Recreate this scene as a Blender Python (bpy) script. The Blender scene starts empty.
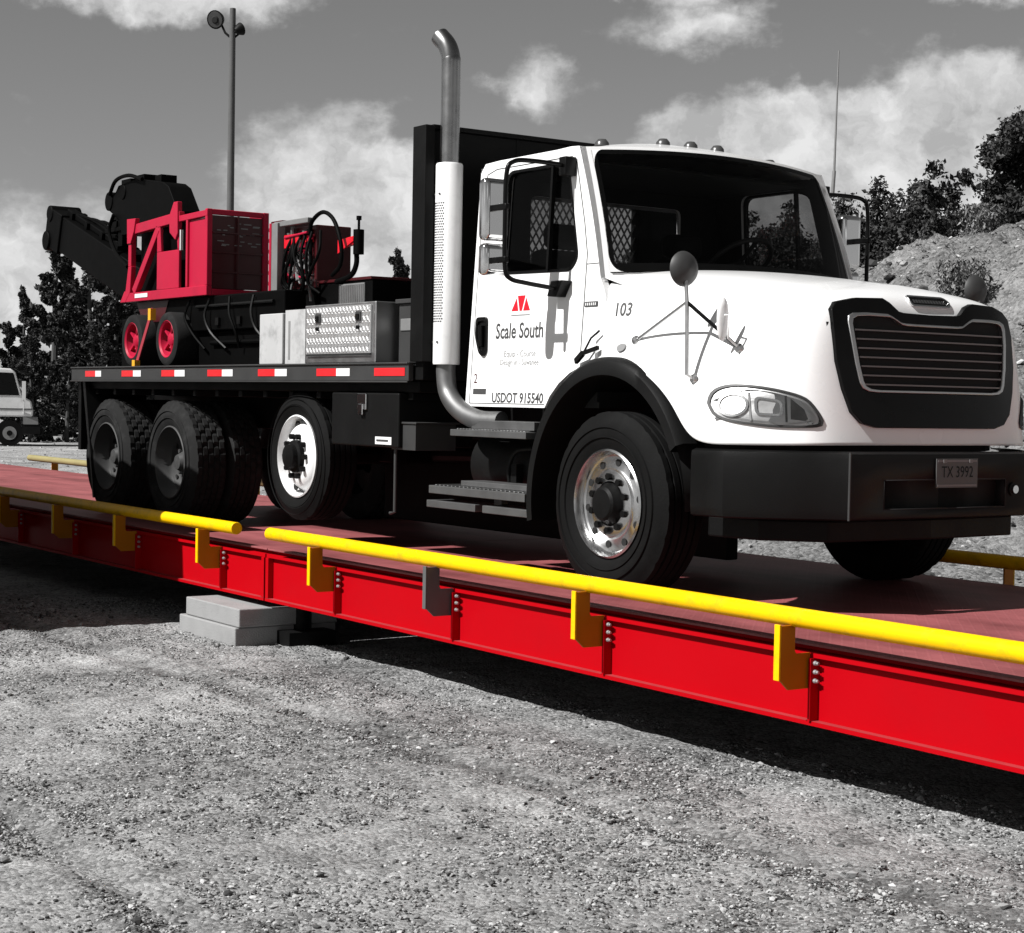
import bpy, bmesh, math, random
import numpy as np
from mathutils import Vector, Matrix, noise as mnoise
from mathutils.bvhtree import BVHTree
R = math.radians
random.seed(7); rng = np.random.default_rng(7)
scene = bpy.context.scene
COL = scene.collection
GZ = -0.68                      # level of the gravel; the weighbridge deck is z = 0

# ------------------------------------------------------------------ materials
def nodes_of(name):
    m = bpy.data.materials.new(name); m.use_nodes = True
    nt = m.node_tree
    return m, nt, nt.nodes['Principled BSDF']
def mat(name, col, rough=.5, metal=0, spec=.5, var=.0, vscale=8, bump=0, bscale=60, coat=0, dirt=None, dirt_amt=.5, dscale=3):
    """plain paint / metal / rubber with mottled colour, mottled roughness and fine bump"""
    m, nt, b = nodes_of(name)
    c = (*col, 1) if not isinstance(col, (int, float)) else (col, col, col, 1)
    b.inputs['Base Color'].default_value = c
    b.inputs['Roughness'].default_value = rough; b.inputs['Metallic'].default_value = metal
    b.inputs['Specular IOR Level'].default_value = spec; b.inputs['Coat Weight'].default_value = coat
    b.inputs['Coat Roughness'].default_value = .05
    tc = nt.nodes.new('ShaderNodeTexCoord')
    last = None
    if var or dirt is not None:
        n = nt.nodes.new('ShaderNodeTexNoise'); n.inputs['Scale'].default_value = vscale; n.inputs['Detail'].default_value = 6
        nt.links.new(tc.outputs['Object'], n.inputs['Vector'])
        mx = nt.nodes.new('ShaderNodeMix'); mx.data_type = 'RGBA'
        mx.inputs['A'].default_value = tuple(v*(1-var) for v in c[:3])+(1,)
        mx.inputs['B'].default_value = tuple(min(1, v*(1+var)) for v in c[:3])+(1,)
        nt.links.new(n.outputs['Fac'], mx.inputs['Factor'])
        last = mx.outputs['Result']
        if dirt is not None:
            n2 = nt.nodes.new('ShaderNodeTexNoise'); n2.inputs['Scale'].default_value = dscale; n2.inputs['Detail'].default_value = 9
            n2.inputs['Roughness'].default_value = .7
            nt.links.new(tc.outputs['Object'], n2.inputs['Vector'])
            rp = nt.nodes.new('ShaderNodeMapRange'); rp.inputs['From Min'].default_value = .5; rp.inputs['From Max'].default_value = .72
            rp.inputs['To Max'].default_value = dirt_amt
            nt.links.new(n2.outputs['Fac'], rp.inputs['Value'])
            m2 = nt.nodes.new('ShaderNodeMix'); m2.data_type = 'RGBA'
            nt.links.new(rp.outputs['Result'], m2.inputs['Factor']); nt.links.new(last, m2.inputs['A'])
            dc = dirt if not isinstance(dirt, (int, float)) else (dirt, dirt, dirt)
            m2.inputs['B'].default_value = (*dc, 1); last = m2.outputs['Result']
        nt.links.new(last, b.inputs['Base Color'])
        rr = nt.nodes.new('ShaderNodeMapRange'); rr.inputs['To Min'].default_value = max(0, rough-.12); rr.inputs['To Max'].default_value = min(1, rough+.12)
        nt.links.new(n.outputs['Fac'], rr.inputs['Value']); nt.links.new(rr.outputs['Result'], b.inputs['Roughness'])
    if bump:
        nb = nt.nodes.new('ShaderNodeTexNoise'); nb.inputs['Scale'].default_value = bscale; nb.inputs['Detail'].default_value = 4
        nt.links.new(tc.outputs['Object'], nb.inputs['Vector'])
        bp = nt.nodes.new('ShaderNodeBump'); bp.inputs['Strength'].default_value = bump; bp.inputs['Distance'].default_value = .01
        nt.links.new(nb.outputs['Fac'], bp.inputs['Height']); nt.links.new(bp.outputs['Normal'], b.inputs['Normal'])
    return m

M = {}
M['white'] = mat('white_truck_paint', .80, .28, var=.025, vscale=2, coat=.5)
M['seam'] = mat('panel_gap', .05, .8)
M['black'] = mat('black_chassis_paint', .0035, .55, spec=.12, var=.4, vscale=5, bump=.1, dirt=.009, dirt_amt=.5)
M['black_gloss'] = mat('black_gloss_trim', .003, .3, var=.2, spec=.15)
M['bumper'] = mat('dark_bumper_plastic', .0045, .5, spec=.16, var=.25, vscale=4, bump=.08, bscale=120)
M['grey_rail'] = mat('dark_grey_bed_rail', .028, .55, var=.25, vscale=6, dirt=.02, dirt_amt=.6)
M['tyre'] = mat('tyre_rubber', .004, .75, spec=.1, var=.3, vscale=9, bump=.15, bscale=90, dirt=.009, dirt_amt=.6)
M['tyre_dusty'] = mat('dusty_tyre_rubber', .014, .85, spec=.12, var=.3, vscale=9, bump=.15, bscale=90, dirt=.035, dirt_amt=.8, dscale=6)
M['alu'] = mat('polished_aluminium', .55, .24, metal=1, var=.08, vscale=12)
M['alu_dull'] = mat('brushed_aluminium', .5, .42, metal=1, var=.12, vscale=10, bump=.05)
M['chrome'] = mat('chrome', .72, .1, metal=1)
M['dull_steel'] = mat('dull_exhaust_steel', .16, .5, metal=.8, var=.25, dirt=.05, dirt_amt=.6)
M['stack'] = mat('smoked_chrome_stack', .30, .28, metal=1, var=.2, dirt=.12, dirt_amt=.6)
M['tread_grey'] = mat('worn_step_metal', .10, .5, metal=.5, var=.25)
M['plate_grey'] = mat('licence_plate_grey', .07, .5, var=.2)
M['steel'] = mat('satin_steel', .45, .4, metal=1, var=.15)
M['rim_white'] = mat('white_wheel_paint', .75, .35, var=.06, dirt=.2, dirt_amt=.35)
M['rim_dark'] = mat('dark_wheel_steel', .04, .5, var=.3, dirt=.09, dirt_amt=.5)
M['hole'] = mat('hole_dark', .004, .9)
M['red_tape'] = mat('red_reflective_tape', (.62, .02, .025), .35, var=.08)
M['white_tape'] = mat('white_reflective_tape', .7, .35, var=.05)
M['letter'] = mat('grey_lettering', .045, .5)
M['letter_pale'] = mat('pale_grey_lettering', .2, .5)
M['logo_red'] = mat('red_decal', (.6, .008, .02), .35)
M['seat'] = mat('dark_seat_fabric', .008, .9, var=.2)
M['cab_inside'] = mat('dark_cab_lining', .006, .8)
M['amber'] = mat('amber_lamp_plastic', .05, .3)
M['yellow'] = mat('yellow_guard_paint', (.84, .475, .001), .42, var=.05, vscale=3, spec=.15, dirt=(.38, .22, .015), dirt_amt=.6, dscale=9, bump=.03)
M['yellow_shaded'] = mat('bracket_yellow_shaded', (.40, .135, .004), .5, spec=.15, var=.1, vscale=5, dirt=(.25, .12, .02), dirt_amt=.4)  # guard yellow darkened: the shade on the bracket faces is in this colour
M['grey_bracket'] = mat('primer_grey_bracket', .085, .55, var=.15)
M['beam_red'] = mat('red_beam_paint', (.375, .0012, .0048), .5, var=.03, vscale=2.5, spec=.05, dirt=(.30, .003, .007), dirt_amt=.35, dscale=1.6)
M['beam_dust'] = mat('dusty_red_flange', (.30, .014, .018), .8, var=.25, vscale=9)
M['cart_red'] = mat('red_cart_paint', (.40, .010, .038), .45, var=.08, vscale=5, spec=.2, dirt=(.22, .012, .03), dirt_amt=.4)
M['cart_red_dark'] = mat('dark_red_panel', (.045, .002, .004), .4, var=.2)
M['bolt'] = mat('zinc_bolt', .42, .45, metal=.6)
M['concrete'] = mat('pale_concrete', .25, .9, var=.14, vscale=7, bump=.5, bscale=110, dirt=.16, dirt_amt=.6)
M['box_white'] = mat('worn_white_paint', .40, .6, var=.08, vscale=7, dirt=.16, dirt_amt=.8, dscale=5)
M['grey_paint'] = mat('mid_grey_paint', .16, .5, var=.2)
M['boom'] = mat('black_boom_steel', .0015, .6, var=.3, spec=.05)
M['strap'] = mat('red_webbing', (.30, .02, .035), .8)
M['strap_y'] = mat('yellow_ratchet', (.7, .35, .02), .5)
M['wood_pole'] = mat('weathered_pole', .075, .8, var=.3, vscale=4, bump=.3, bscale=30)
M['bark'] = mat('bark', .05, .9, var=.4, vscale=6, bump=.5, bscale=20)
M['old_white'] = mat('chalky_white_paint', .62, .45, var=.07, dirt=.3, dirt_amt=.4)
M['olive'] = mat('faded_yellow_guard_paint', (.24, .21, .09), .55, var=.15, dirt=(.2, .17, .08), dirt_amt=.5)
M['wall'] = mat('beige_cladding', .5, .8, var=.06)

def glass(name, tint, refl=1.0, rough=.02):
    m, nt, b = nodes_of(name); nt.nodes.remove(b)
    out = nt.nodes['Material Output']
    tr = nt.nodes.new('ShaderNodeBsdfTransparent'); tr.inputs['Color'].default_value = (tint, tint, tint, 1)
    gl = nt.nodes.new('ShaderNodeBsdfGlossy'); gl.inputs['Roughness'].default_value = rough
    fr = nt.nodes.new('ShaderNodeFresnel'); fr.inputs['IOR'].default_value = 1.45
    ml = nt.nodes.new('ShaderNodeMath'); ml.operation = 'MULTIPLY'; ml.inputs[1].default_value = refl
    mx = nt.nodes.new('ShaderNodeMixShader')
    nt.links.new(fr.outputs[0], ml.inputs[0]); nt.links.new(ml.outputs[0], mx.inputs['Fac'])
    nt.links.new(tr.outputs[0], mx.inputs[1]); nt.links.new(gl.outputs[0], mx.inputs[2]); nt.links.new(mx.outputs[0], out.inputs['Surface'])
    return m
M['glass'] = glass('tinted_cab_glass', .5, .3)
M['lens'] = glass('clear_lens', .9, 1.0)

def deck_material():
    m, nt, b = nodes_of('red_chequer_plate')
    tc = nt.nodes.new('ShaderNodeTexCoord')
    # raised lozenges in two alternating directions
    def lozenge(rot, off):
        mp = nt.nodes.new('ShaderNodeMapping'); mp.inputs['Rotation'].default_value = (0, 0, R(rot)); mp.inputs['Location'].default_value = (off, off, 0)
        mp.inputs['Scale'].default_value = (19, 19, 19)
        nt.links.new(tc.outputs['Object'], mp.inputs['Vector'])
        v = nt.nodes.new('ShaderNodeVectorMath'); v.operation = 'FRACTION'; nt.links.new(mp.outputs[0], v.inputs[0])
        s = nt.nodes.new('ShaderNodeVectorMath'); s.operation = 'SUBTRACT'; s.inputs[1].default_value = (.5, .5, .5); nt.links.new(v.outputs[0], s.inputs[0])
        sc = nt.nodes.new('ShaderNodeVectorMath'); sc.operation = 'MULTIPLY'; sc.inputs[1].default_value = (2.2, 6.5, 0); nt.links.new(s.outputs[0], sc.inputs[0])
        l = nt.nodes.new('ShaderNodeVectorMath'); l.operation = 'LENGTH'; nt.links.new(sc.outputs[0], l.inputs[0])
        r = nt.nodes.new('ShaderNodeMapRange'); r.inputs['From Min'].default_value = 1.0; r.inputs['From Max'].default_value = .6
        nt.links.new(l.outputs['Value'], r.inputs['Value'])
        return r.outputs['Result']
    a = lozenge(45, 0); c = lozenge(-45, .5)
    mx = nt.nodes.new('ShaderNodeMath'); mx.operation = 'MAXIMUM'; nt.links.new(a, mx.inputs[0]); nt.links.new(c, mx.inputs[1])
    bp = nt.nodes.new('ShaderNodeBump'); bp.inputs['Strength'].default_value = .35; bp.inputs['Distance'].default_value = .003
    nt.links.new(mx.outputs[0], bp.inputs['Height']); nt.links.new(bp.outputs['Normal'], b.inputs['Normal'])
    n = nt.nodes.new('ShaderNodeTexNoise'); n.inputs['Scale'].default_value = 1.6; n.inputs['Detail'].default_value = 10; n.inputs['Roughness'].default_value = .65
    nt.links.new(tc.outputs['Object'], n.inputs['Vector'])
    rp = nt.nodes.new('ShaderNodeValToRGB'); rp.color_ramp.elements[0].position = .38; rp.color_ramp.elements[1].position = .60
    rp.color_ramp.elements[0].color = (.13, .027, .029, 1); rp.color_ramp.elements[1].color = (.29, .078, .082, 1)
    sm = nt.nodes.new('ShaderNodeMapping'); sm.inputs['Scale'].default_value = (.35, 2.6, 1); nt.links.new(tc.outputs['Object'], sm.inputs['Vector'])
    sn = nt.nodes.new('ShaderNodeTexNoise'); sn.inputs['Scale'].default_value = 1.3; sn.inputs['Detail'].default_value = 8; sn.inputs['Roughness'].default_value = .6; nt.links.new(sm.outputs[0], sn.inputs['Vector'])
    av = nt.nodes.new('ShaderNodeMath'); av.operation = 'MULTIPLY_ADD'; av.inputs[1].default_value = .5; nt.links.new(sn.outputs['Fac'], av.inputs[0])
    hf = nt.nodes.new('ShaderNodeMath'); hf.operation = 'MULTIPLY'; hf.inputs[1].default_value = .5; nt.links.new(n.outputs['Fac'], hf.inputs[0]); nt.links.new(hf.outputs[0], av.inputs[2])
    nt.links.new(av.outputs[0], rp.inputs['Fac'])
    m2 = nt.nodes.new('ShaderNodeMix'); m2.data_type = 'RGBA'; m2.inputs['B'].default_value = (.40, .15, .15, 1)
    k = nt.nodes.new('ShaderNodeMath'); k.operation = 'MULTIPLY'; k.inputs[1].default_value = .10; nt.links.new(mx.outputs[0], k.inputs[0])
    nt.links.new(k.outputs[0], m2.inputs['Factor']); nt.links.new(rp.outputs['Color'], m2.inputs['A']); nt.links.new(m2.outputs['Result'], b.inputs['Base Color'])
    b.inputs['Roughness'].default_value = .6
    return m
M['deck'] = deck_material()

def diamond_plate():
    m, nt, b = nodes_of('aluminium_tread_plate')
    tc = nt.nodes.new('ShaderNodeTexCoord')
    b.inputs['Metallic'].default_value = .85; b.inputs['Roughness'].default_value = .42
    b.inputs['Base Color'].default_value = (.72, .72, .72, 1)
    n = nt.nodes.new('ShaderNodeTexNoise'); n.inputs['Scale'].default_value = 14; n.inputs['Detail'].default_value = 5
    nt.links.new(tc.outputs['Object'], n.inputs['Vector'])
    rp = nt.nodes.new('ShaderNodeMapRange'); rp.inputs['To Min'].default_value = .3; rp.inputs['To Max'].default_value = .55
    nt.links.new(n.outputs['Fac'], rp.inputs['Value']); nt.links.new(rp.outputs['Result'], b.inputs['Roughness'])
    return m
M['tread'] = diamond_plate()

def gravel_material(name, lo, hi, scale=1., tracks=False):
    m, nt, b = nodes_of(name)
    tc = nt.nodes.new('ShaderNodeTexCoord')
    def noise(s, d=8, r=.6):
        n = nt.nodes.new('ShaderNodeTexNoise'); n.inputs['Scale'].default_value = s*scale; n.inputs['Detail'].default_value = d; n.inputs['Roughness'].default_value = r
        nt.links.new(tc.outputs['Object'], n.inputs['Vector']); return n.outputs['Fac']
    vo = nt.nodes.new('ShaderNodeTexVoronoi'); vo.inputs['Scale'].default_value = 55*scale; vo.inputs['Randomness'].default_value = 1
    nt.links.new(tc.outputs['Object'], vo.inputs['Vector'])
    bw = nt.nodes.new('ShaderNodeRGBToBW'); nt.links.new(vo.outputs['Color'], bw.inputs[0])
    big = noise(.8, 6, .6); mid = noise(7, 8, .7); fine = noise(150, 6, .85)
    def math(op, a, c):
        k = nt.nodes.new('ShaderNodeMath'); k.operation = op
        for i, v in enumerate((a, c)):
            if isinstance(v, (int, float)): k.inputs[i].default_value = v
            else: nt.links.new(v, k.inputs[i])
        return k.outputs[0]
    s = math('ADD', math('MULTIPLY', bw.outputs[0], .26), math('ADD', math('MULTIPLY', fine, .62), math('ADD', math('MULTIPLY', mid, .42), math('MULTIPLY', big, .55))))
    rp = nt.nodes.new('ShaderNodeMapRange'); rp.inputs['From Min'].default_value = .74; rp.inputs['From Max'].default_value = 1.12
    rp.inputs['To Min'].default_value = lo; rp.inputs['To Max'].default_value = hi
    nt.links.new(s, rp.inputs['Value'])
    col = rp.outputs['Result']
    if tracks:                      # damp wheel ruts: two wandering streaks along the weighbridge
        sx = nt.nodes.new('ShaderNodeSeparateXYZ'); nt.links.new(tc.outputs['Object'], sx.inputs[0])
        wob = noise(.45, 3, .5); br = noise(2.3, 6, .7)
        tot = None
        for yc, sl, w, amt in ((-2.5, .03, .24, 1.0), (-2.1, .05, .14, .7), (-4.72, -.01, .16, .9), (-3.55, .09, .35, .5)):
            d = math('SUBTRACT', math('ADD', sx.outputs['Y'], math('MULTIPLY', math('SUBTRACT', wob, .5), .5)), math('ADD', math('MULTIPLY', sx.outputs['X'], sl), yc))
            f = math('MAXIMUM', math('SUBTRACT', 1, math('DIVIDE', math('ABSOLUTE', d, 0), w)), 0)
            f = math('MULTIPLY', f, amt)
            tot = f if tot is None else math('MAXIMUM', tot, f)
        tot = math('MULTIPLY', tot, math('MINIMUM', math('MAXIMUM', math('MULTIPLY', math('SUBTRACT', br, .42), 5), 0), 1))
        col = math('MULTIPLY', col, math('SUBTRACT', 1, math('MULTIPLY', tot, .62)))
    cb = nt.nodes.new('ShaderNodeCombineColor')
    for i in range(3): nt.links.new(col, cb.inputs[i])
    nt.links.new(cb.outputs[0], b.inputs['Base Color'])
    b.inputs['Roughness'].default_value = .95; b.inputs['Specular IOR Level'].default_value = .15
    h = math('ADD', math('MULTIPLY', vo.outputs['Distance'], -.7), math('ADD', math('MULTIPLY', fine, .6), math('MULTIPLY', mid, 1.2)))
    bp = nt.nodes.new('ShaderNodeBump'); bp.inputs['Strength'].default_value = .9; bp.inputs['Distance'].default_value = .014/scale
    nt.links.new(h, bp.inputs['Height']); nt.links.new(bp.outputs['Normal'], b.inputs['Normal'])
    return m
M['gravel'] = gravel_material('crushed_gravel', .055, .47, 1, True)
M['rubble'] = gravel_material('rubble_rock', .03, .29, .5)

def random_grey(name, lo, hi, rough=.9, dark_noise=0):
    """each separate stone / leaf clump gets its own grey"""
    m, nt, b = nodes_of(name)
    g = nt.nodes.new('ShaderNodeNewGeometry')
    rp = nt.nodes.new('ShaderNodeMapRange'); rp.inputs['To Min'].default_value = lo; rp.inputs['To Max'].default_value = hi
    pw = nt.nodes.new('ShaderNodeMath'); pw.operation = 'POWER'; pw.inputs[1].default_value = 1.6
    nt.links.new(g.outputs['Random Per Island'], pw.inputs[0]); nt.links.new(pw.outputs[0], rp.inputs['Value'])
    cb = nt.nodes.new('ShaderNodeCombineColor')
    for i in range(3): nt.links.new(rp.outputs['Result'], cb.inputs[i])
    nt.links.new(cb.outputs[0], b.inputs['Base Color']); b.inputs['Roughness'].default_value = rough
    b.inputs['Specular IOR Level'].default_value = .2
    return m
M['stone'] = random_grey('loose_stones', .04, .44)
M['leaf'] = random_grey('dark_foliage', .008, .075, .7)
M['leaf2'] = random_grey('grey_foliage', .03, .16, .6)
M['weed'] = random_grey('dry_weeds', .03, .25, .7)

# ------------------------------------------------------------------ mesh helpers
class MB:
    """collects shapes, then links them as ONE mesh object"""
    def __init__(s): s.v = []; s.f = []; s.mi = []
    def add(s, verts, faces, mi=0):
        o = len(s.v); s.v += [tuple(v) for v in verts]; s.f += [tuple(i+o for i in f) for f in faces]; s.mi += [mi]*len(faces); return s
    def box(s, x0, x1, y0, y1, z0, z1, mi=0):
        v = [(x, y, z) for z in (z0, z1) for y in (y0, y1) for x in (x0, x1)]
        return s.add(v, [(0, 2, 3, 1), (4, 5, 7, 6), (0, 1, 5, 4), (2, 6, 7, 3), (0, 4, 6, 2), (1, 3, 7, 5)], mi)
    def obox(s, c, size, m3, mi=0):
        hx, hy, hz = (k/2 for k in size); c = Vector(c)
        v = [c+m3@Vector((x*hx, y*hy, z*hz)) for z in (-1, 1) for y in (-1, 1) for x in (-1, 1)]
        return s.add(v, [(0, 2, 3, 1), (4, 5, 7, 6), (0, 1, 5, 4), (2, 6, 7, 3), (0, 4, 6, 2), (1, 3, 7, 5)], mi)
    def bar(s, p0, p1, w, h, mi=0):
        """rectangular bar between two points; h measured as near vertical as possible"""
        p0, p1 = Vector(p0), Vector(p1); d = (p1-p0); L = d.length; d.normalize()
        up = Vector((0, 0, 1)) if abs(d.z) < .95 else Vector((0, 1, 0))
        sdir = d.cross(up).normalized(); u = sdir.cross(d)
        m3 = Matrix((d, sdir, u)).transposed()
        return s.obox((p0+p1)/2, (L, w, h), m3, mi)
    def tube(s, pts, r, n=10, mi=0, caps=True):
        pts = [Vector(p) for p in pts]; rs = r if isinstance(r, (list, tuple)) else [r]*len(pts)
        o = len(s.v); ref = None; rings = []
        for i, p in enumerate(pts):
            a = pts[max(0, i-1)]; c = pts[min(len(pts)-1, i+1)]; t = (c-a).normalized()
            if ref is None: ref = t.orthogonal().normalized()
            else:
                ref = (ref - t*ref.dot(t)); ref = ref.normalized() if ref.length > 1e-6 else t.orthogonal().normalized()
            b = t.cross(ref)
            rings.append([p+(ref*math.cos(2*math.pi*k/n)+b*math.sin(2*math.pi*k/n))*rs[i] for k in range(n)])
        vs = [v for rg in rings for v in rg]; fs = []
        for i in range(len(pts)-1):
            for k in range(n): fs.append((i*n+k, i*n+(k+1) % n, (i+1)*n+(k+1) % n, (i+1)*n+k))
        if caps: fs += [tuple(range(n-1, -1, -1)), tuple((len(pts)-1)*n+k for k in range(n))]
        return s.add(vs, fs, mi)
    def cyl(s, p0, p1, r, n=16, mi=0): return s.tube([p0, p1], r, n, mi)
    def lathe(s, prof, c, n=48, axis='y', sgn=1, mi=0, closed=False):
        """profile of (radius, along-axis) pairs turned about an axis through c"""
        vs = []; m = len(prof)
        for k in range(n):
            a = 2*math.pi*k/n
            for j, (r, h) in enumerate(prof):
                p = (r*math.cos(a), h*sgn, r*math.sin(a)) if axis == 'y' else (r*math.cos(a), r*math.sin(a), h) if axis == 'z' else (h*sgn, r*math.cos(a), r*math.sin(a))
                vs.append((c[0]+p[0], c[1]+p[1], c[2]+p[2]))
        fs = []
        for k in range(n):
            for j in range(m-1 if not closed else m):
                j2 = (j+1) % m; k2 = (k+1) % n
                fs.append((k*m+j, k2*m+j, k2*m+j2, k*m+j2))
        return s.add(vs, fs, mi)
    def prism(s, poly, fn, h0, h1, mi=0):
        """2-D outline extruded: fn(u, v, h) -> point"""
        n = len(poly); v = [fn(u, w, h0) for u, w in poly]+[fn(u, w, h1) for u, w in poly]
        f = [tuple(range(n)), tuple(range(2*n-1, n-1, -1))]+[(i, i+n, (i+1) % n+n, (i+1) % n) for i in range(n)]
        return s.add(v, f, mi)
    def ring(s, outer, inner, fn, h0, h1, mi=0):
        """frame between two outlines with the same number of points"""
        n = len(outer); v = []
        for h in (h0, h1): v += [fn(u, w, h) for u, w in outer]+[fn(u, w, h) for u, w in inner]
        f = []
        for i in range(n):
            j = (i+1) % n
            f += [(i, j, n+j, n+i), (2*n+i, 3*n+i, 3*n+j, 2*n+j), (i, 2*n+i, 2*n+j, j), (n+i, n+j, 3*n+j, 3*n+i)]
        return s.add(v, f, mi)
    def grid(s, P, mi=0, flip=False):
        nu, nv = len(P), len(P[0]); v = [p for row in P for p in row]
        f = [(i*nv+j, i*nv+j+1, (i+1)*nv+j+1, (i+1)*nv+j) for i in range(nu-1) for j in range(nv-1)]
        if flip: f = [tuple(reversed(q)) for q in f]
        return s.add(v, f, mi)
    def build(s, name, mats, parent=None, smooth=35, bevel=0, bseg=2, subsurf=0, solid=0, recalc=True):
        me = bpy.data.meshes.new(name)
        off = world_of(parent)
        me.from_pydata([(v[0]-off[0], v[1]-off[1], v[2]-off[2]) for v in s.v], [], s.f)
        for m in (mats if isinstance(mats, (list, tuple)) else [mats]): me.materials.append(m)
        me.polygons.foreach_set('material_index', s.mi)
        if recalc:
            bm = bmesh.new(); bm.from_mesh(me); bmesh.ops.recalc_face_normals(bm, faces=bm.faces); bm.to_mesh(me); bm.free()
        if smooth:
            me.polygons.foreach_set('use_smooth', [True]*len(me.polygons))
            if smooth < 180: me.set_sharp_from_angle(angle=R(smooth))
        me.update()
        o = bpy.data.objects.new(name, me); COL.objects.link(o)
        if parent: o.parent = parent
        if solid:
            q = o.modifiers.new('thickness', 'SOLIDIFY'); q.thickness = solid; q.offset = -1
        if bevel:
            q = o.modifiers.new('bevel', 'BEVEL'); q.width = bevel; q.segments = bseg; q.limit_method = 'ANGLE'; q.angle_limit = R(40); q.harden_normals = False
        if subsurf:
            q = o.modifiers.new('subsurf', 'SUBSURF'); q.levels = q.render_levels = subsurf
        return o
def world_of(o):
    v = Vector((0, 0, 0))
    while o is not None: v += o.location; o = o.parent
    return v
def thing(name, loc, label, cat, group=None):
    o = bpy.data.objects.new(name, None); COL.objects.link(o); o.location = loc; o.empty_display_size = .2
    return tag(o, label, cat, group)
def tag(o, label, cat, group=None):
    o['label'] = label; o['category'] = cat
    if group: o['group'] = group
    return o
def kind(o, k): o['kind'] = k; return o
def smooth_path(pts, n=6):
    """Catmull-Rom through the points"""
    P = [Vector(p) for p in pts]; P = [P[0]*2-P[1]]+P+[P[-1]*2-P[-2]]; out = []
    for i in range(1, len(P)-2):
        for k in range(n):
            t = k/n; a, b, c, d = P[i-1:i+3]
            out.append(.5*((2*b)+(c-a)*t+(2*a-5*b+4*c-d)*t*t+(3*b-a-3*c+d)*t**3))
    return out+[P[-2]]
def rounded(pts, r=.03, n=4):
    """outline with rounded corners"""
    out = []; N = len(pts)
    for i in range(N):
        p = Vector(pts[i]); a = Vector(pts[i-1])-p; b = Vector(pts[(i+1) % N])-p
        k = min(r, a.length*.45, b.length*.45); a.normalize(); b.normalize()
        for j in range(n+1):
            t = j/n; out.append(tuple((p+a*k)*(1-t)**2+p*2*t*(1-t)+(p+b*k)*t*t))
    return out
def resample(poly, n):
    P = [Vector(p) for p in poly]+[Vector(poly[0])]; L = [0]
    for i in range(len(P)-1): L.append(L[-1]+(P[i+1]-P[i]).length)
    out = []; j = 0
    for k in range(n):
        s = L[-1]*k/n
        while L[j+1] < s: j += 1
        t = (s-L[j])/max(1e-9, L[j+1]-L[j]); out.append(tuple(P[j].lerp(P[j+1], t)))
    return out
def ellipse(cx, cy, a, b, n=24): return [(cx+a*math.cos(2*math.pi*k/n), cy+b*math.sin(2*math.pi*k/n)) for k in range(n)]
def text_mesh(mb, body, size, fn, h, mi=0, align='CENTER', squeeze=1.0, bold=0):
    cu = bpy.data.curves.new('lettering', 'FONT'); cu.body = body; cu.size = size; cu.align_x = align; cu.align_y = 'CENTER'
    cu.resolution_u = 3; cu.extrude = 0; cu.offset = bold
    o = bpy.data.objects.new('lettering', cu); COL.objects.link(o)
    dg = bpy.context.evaluated_depsgraph_get(); dg.update()
    me = bpy.data.meshes.new_from_object(o.evaluated_get(dg))
    mb.add([fn(v.co.x*squeeze, v.co.y, h) for v in me.vertices], [tuple(p.vertices) for p in me.polygons], mi)
    bpy.data.objects.remove(o); bpy.data.curves.remove(cu); bpy.data.meshes.remove(me)

# ------------------------------------------------------------------ camera
cd = bpy.data.cameras.new('camera'); cam = bpy.data.objects.new('camera', cd); COL.objects.link(cam); scene.camera = cam
yaw, pitch, roll = .6033682, -.0369613, .0182670
fw = Vector((-math.cos(yaw)*math.cos(pitch), math.sin(yaw)*math.cos(pitch), math.sin(pitch)))
rt = fw.cross(Vector((0, 0, 1))).normalized(); up = rt.cross(fw)
r2 = rt*math.cos(roll)+up*math.sin(roll); u2 = up*math.cos(roll)-rt*math.sin(roll)
mw = Matrix((r2, u2, -fw)).transposed().to_4x4(); mw.translation = (7.7312, -7.1293, 1.0665)
cam.matrix_world = mw
cd.sensor_width = 36; cd.lens = 1769.05/1024*36; cd.sensor_fit = 'HORIZONTAL'; cd.clip_start = .1; cd.clip_end = 3000
scene.cycles.diffuse_bounces = 1
scene.render.resolution_x = 1024; scene.render.resolution_y = 933
CAM = Vector((7.7312, -7.1293, 1.0665)); FH = Vector((-math.cos(yaw), math.sin(yaw), 0)); RH = Vector((math.sin(yaw), math.cos(yaw), 0))
def out(depth, lat, z=GZ):       # a point so far in front of / to the side of where the photographer stood
    p = CAM+FH*depth+RH*lat; return Vector((p.x, p.y, z))

# ------------------------------------------------------------------ light and sky
SUN = Vector((-.10, -1.0, 1.05)).normalized()
elev = math.asin(SUN.z)
sl = bpy.data.lights.new('sun', 'SUN'); sl.energy = 5.0; sl.angle = R(.5); sl.color = (1, .99, .975)
so = bpy.data.objects.new('sun', sl); COL.objects.link(so); so.rotation_euler = SUN.to_track_quat('Z', 'Y').to_euler(); so.location = (0, -20, 30)
w = bpy.data.worlds.new('World'); scene.world = w; w.use_nodes = True
nt = w.node_tree; bg = nt.nodes['Background']; bg.inputs['Strength'].default_value = .05
sky = nt.nodes.new('ShaderNodeTexSky'); sky.sky_type = 'NISHITA'; sky.sun_disc = False; sky.sun_elevation = elev
sky.sun_rotation = math.atan2(SUN.x, SUN.y); sky.air_density = 1.0; sky.dust_density = .4; sky.ozone_density = 1
bw = nt.nodes.new('ShaderNodeRGBToBW'); nt.links.new(sky.outputs[0], bw.inputs[0])
geo = nt.nodes.new('ShaderNodeTexCoord')
def wm(op, a, b=None, c=None):
    k = nt.nodes.new('ShaderNodeMath'); k.operation = op
    for i, v in enumerate((a, b, c)):
        if v is None: continue
        if isinstance(v, (int, float)): k.inputs[i].default_value = v
        else: nt.links.new(v, k.inputs[i])
    return k.outputs[0]
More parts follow.
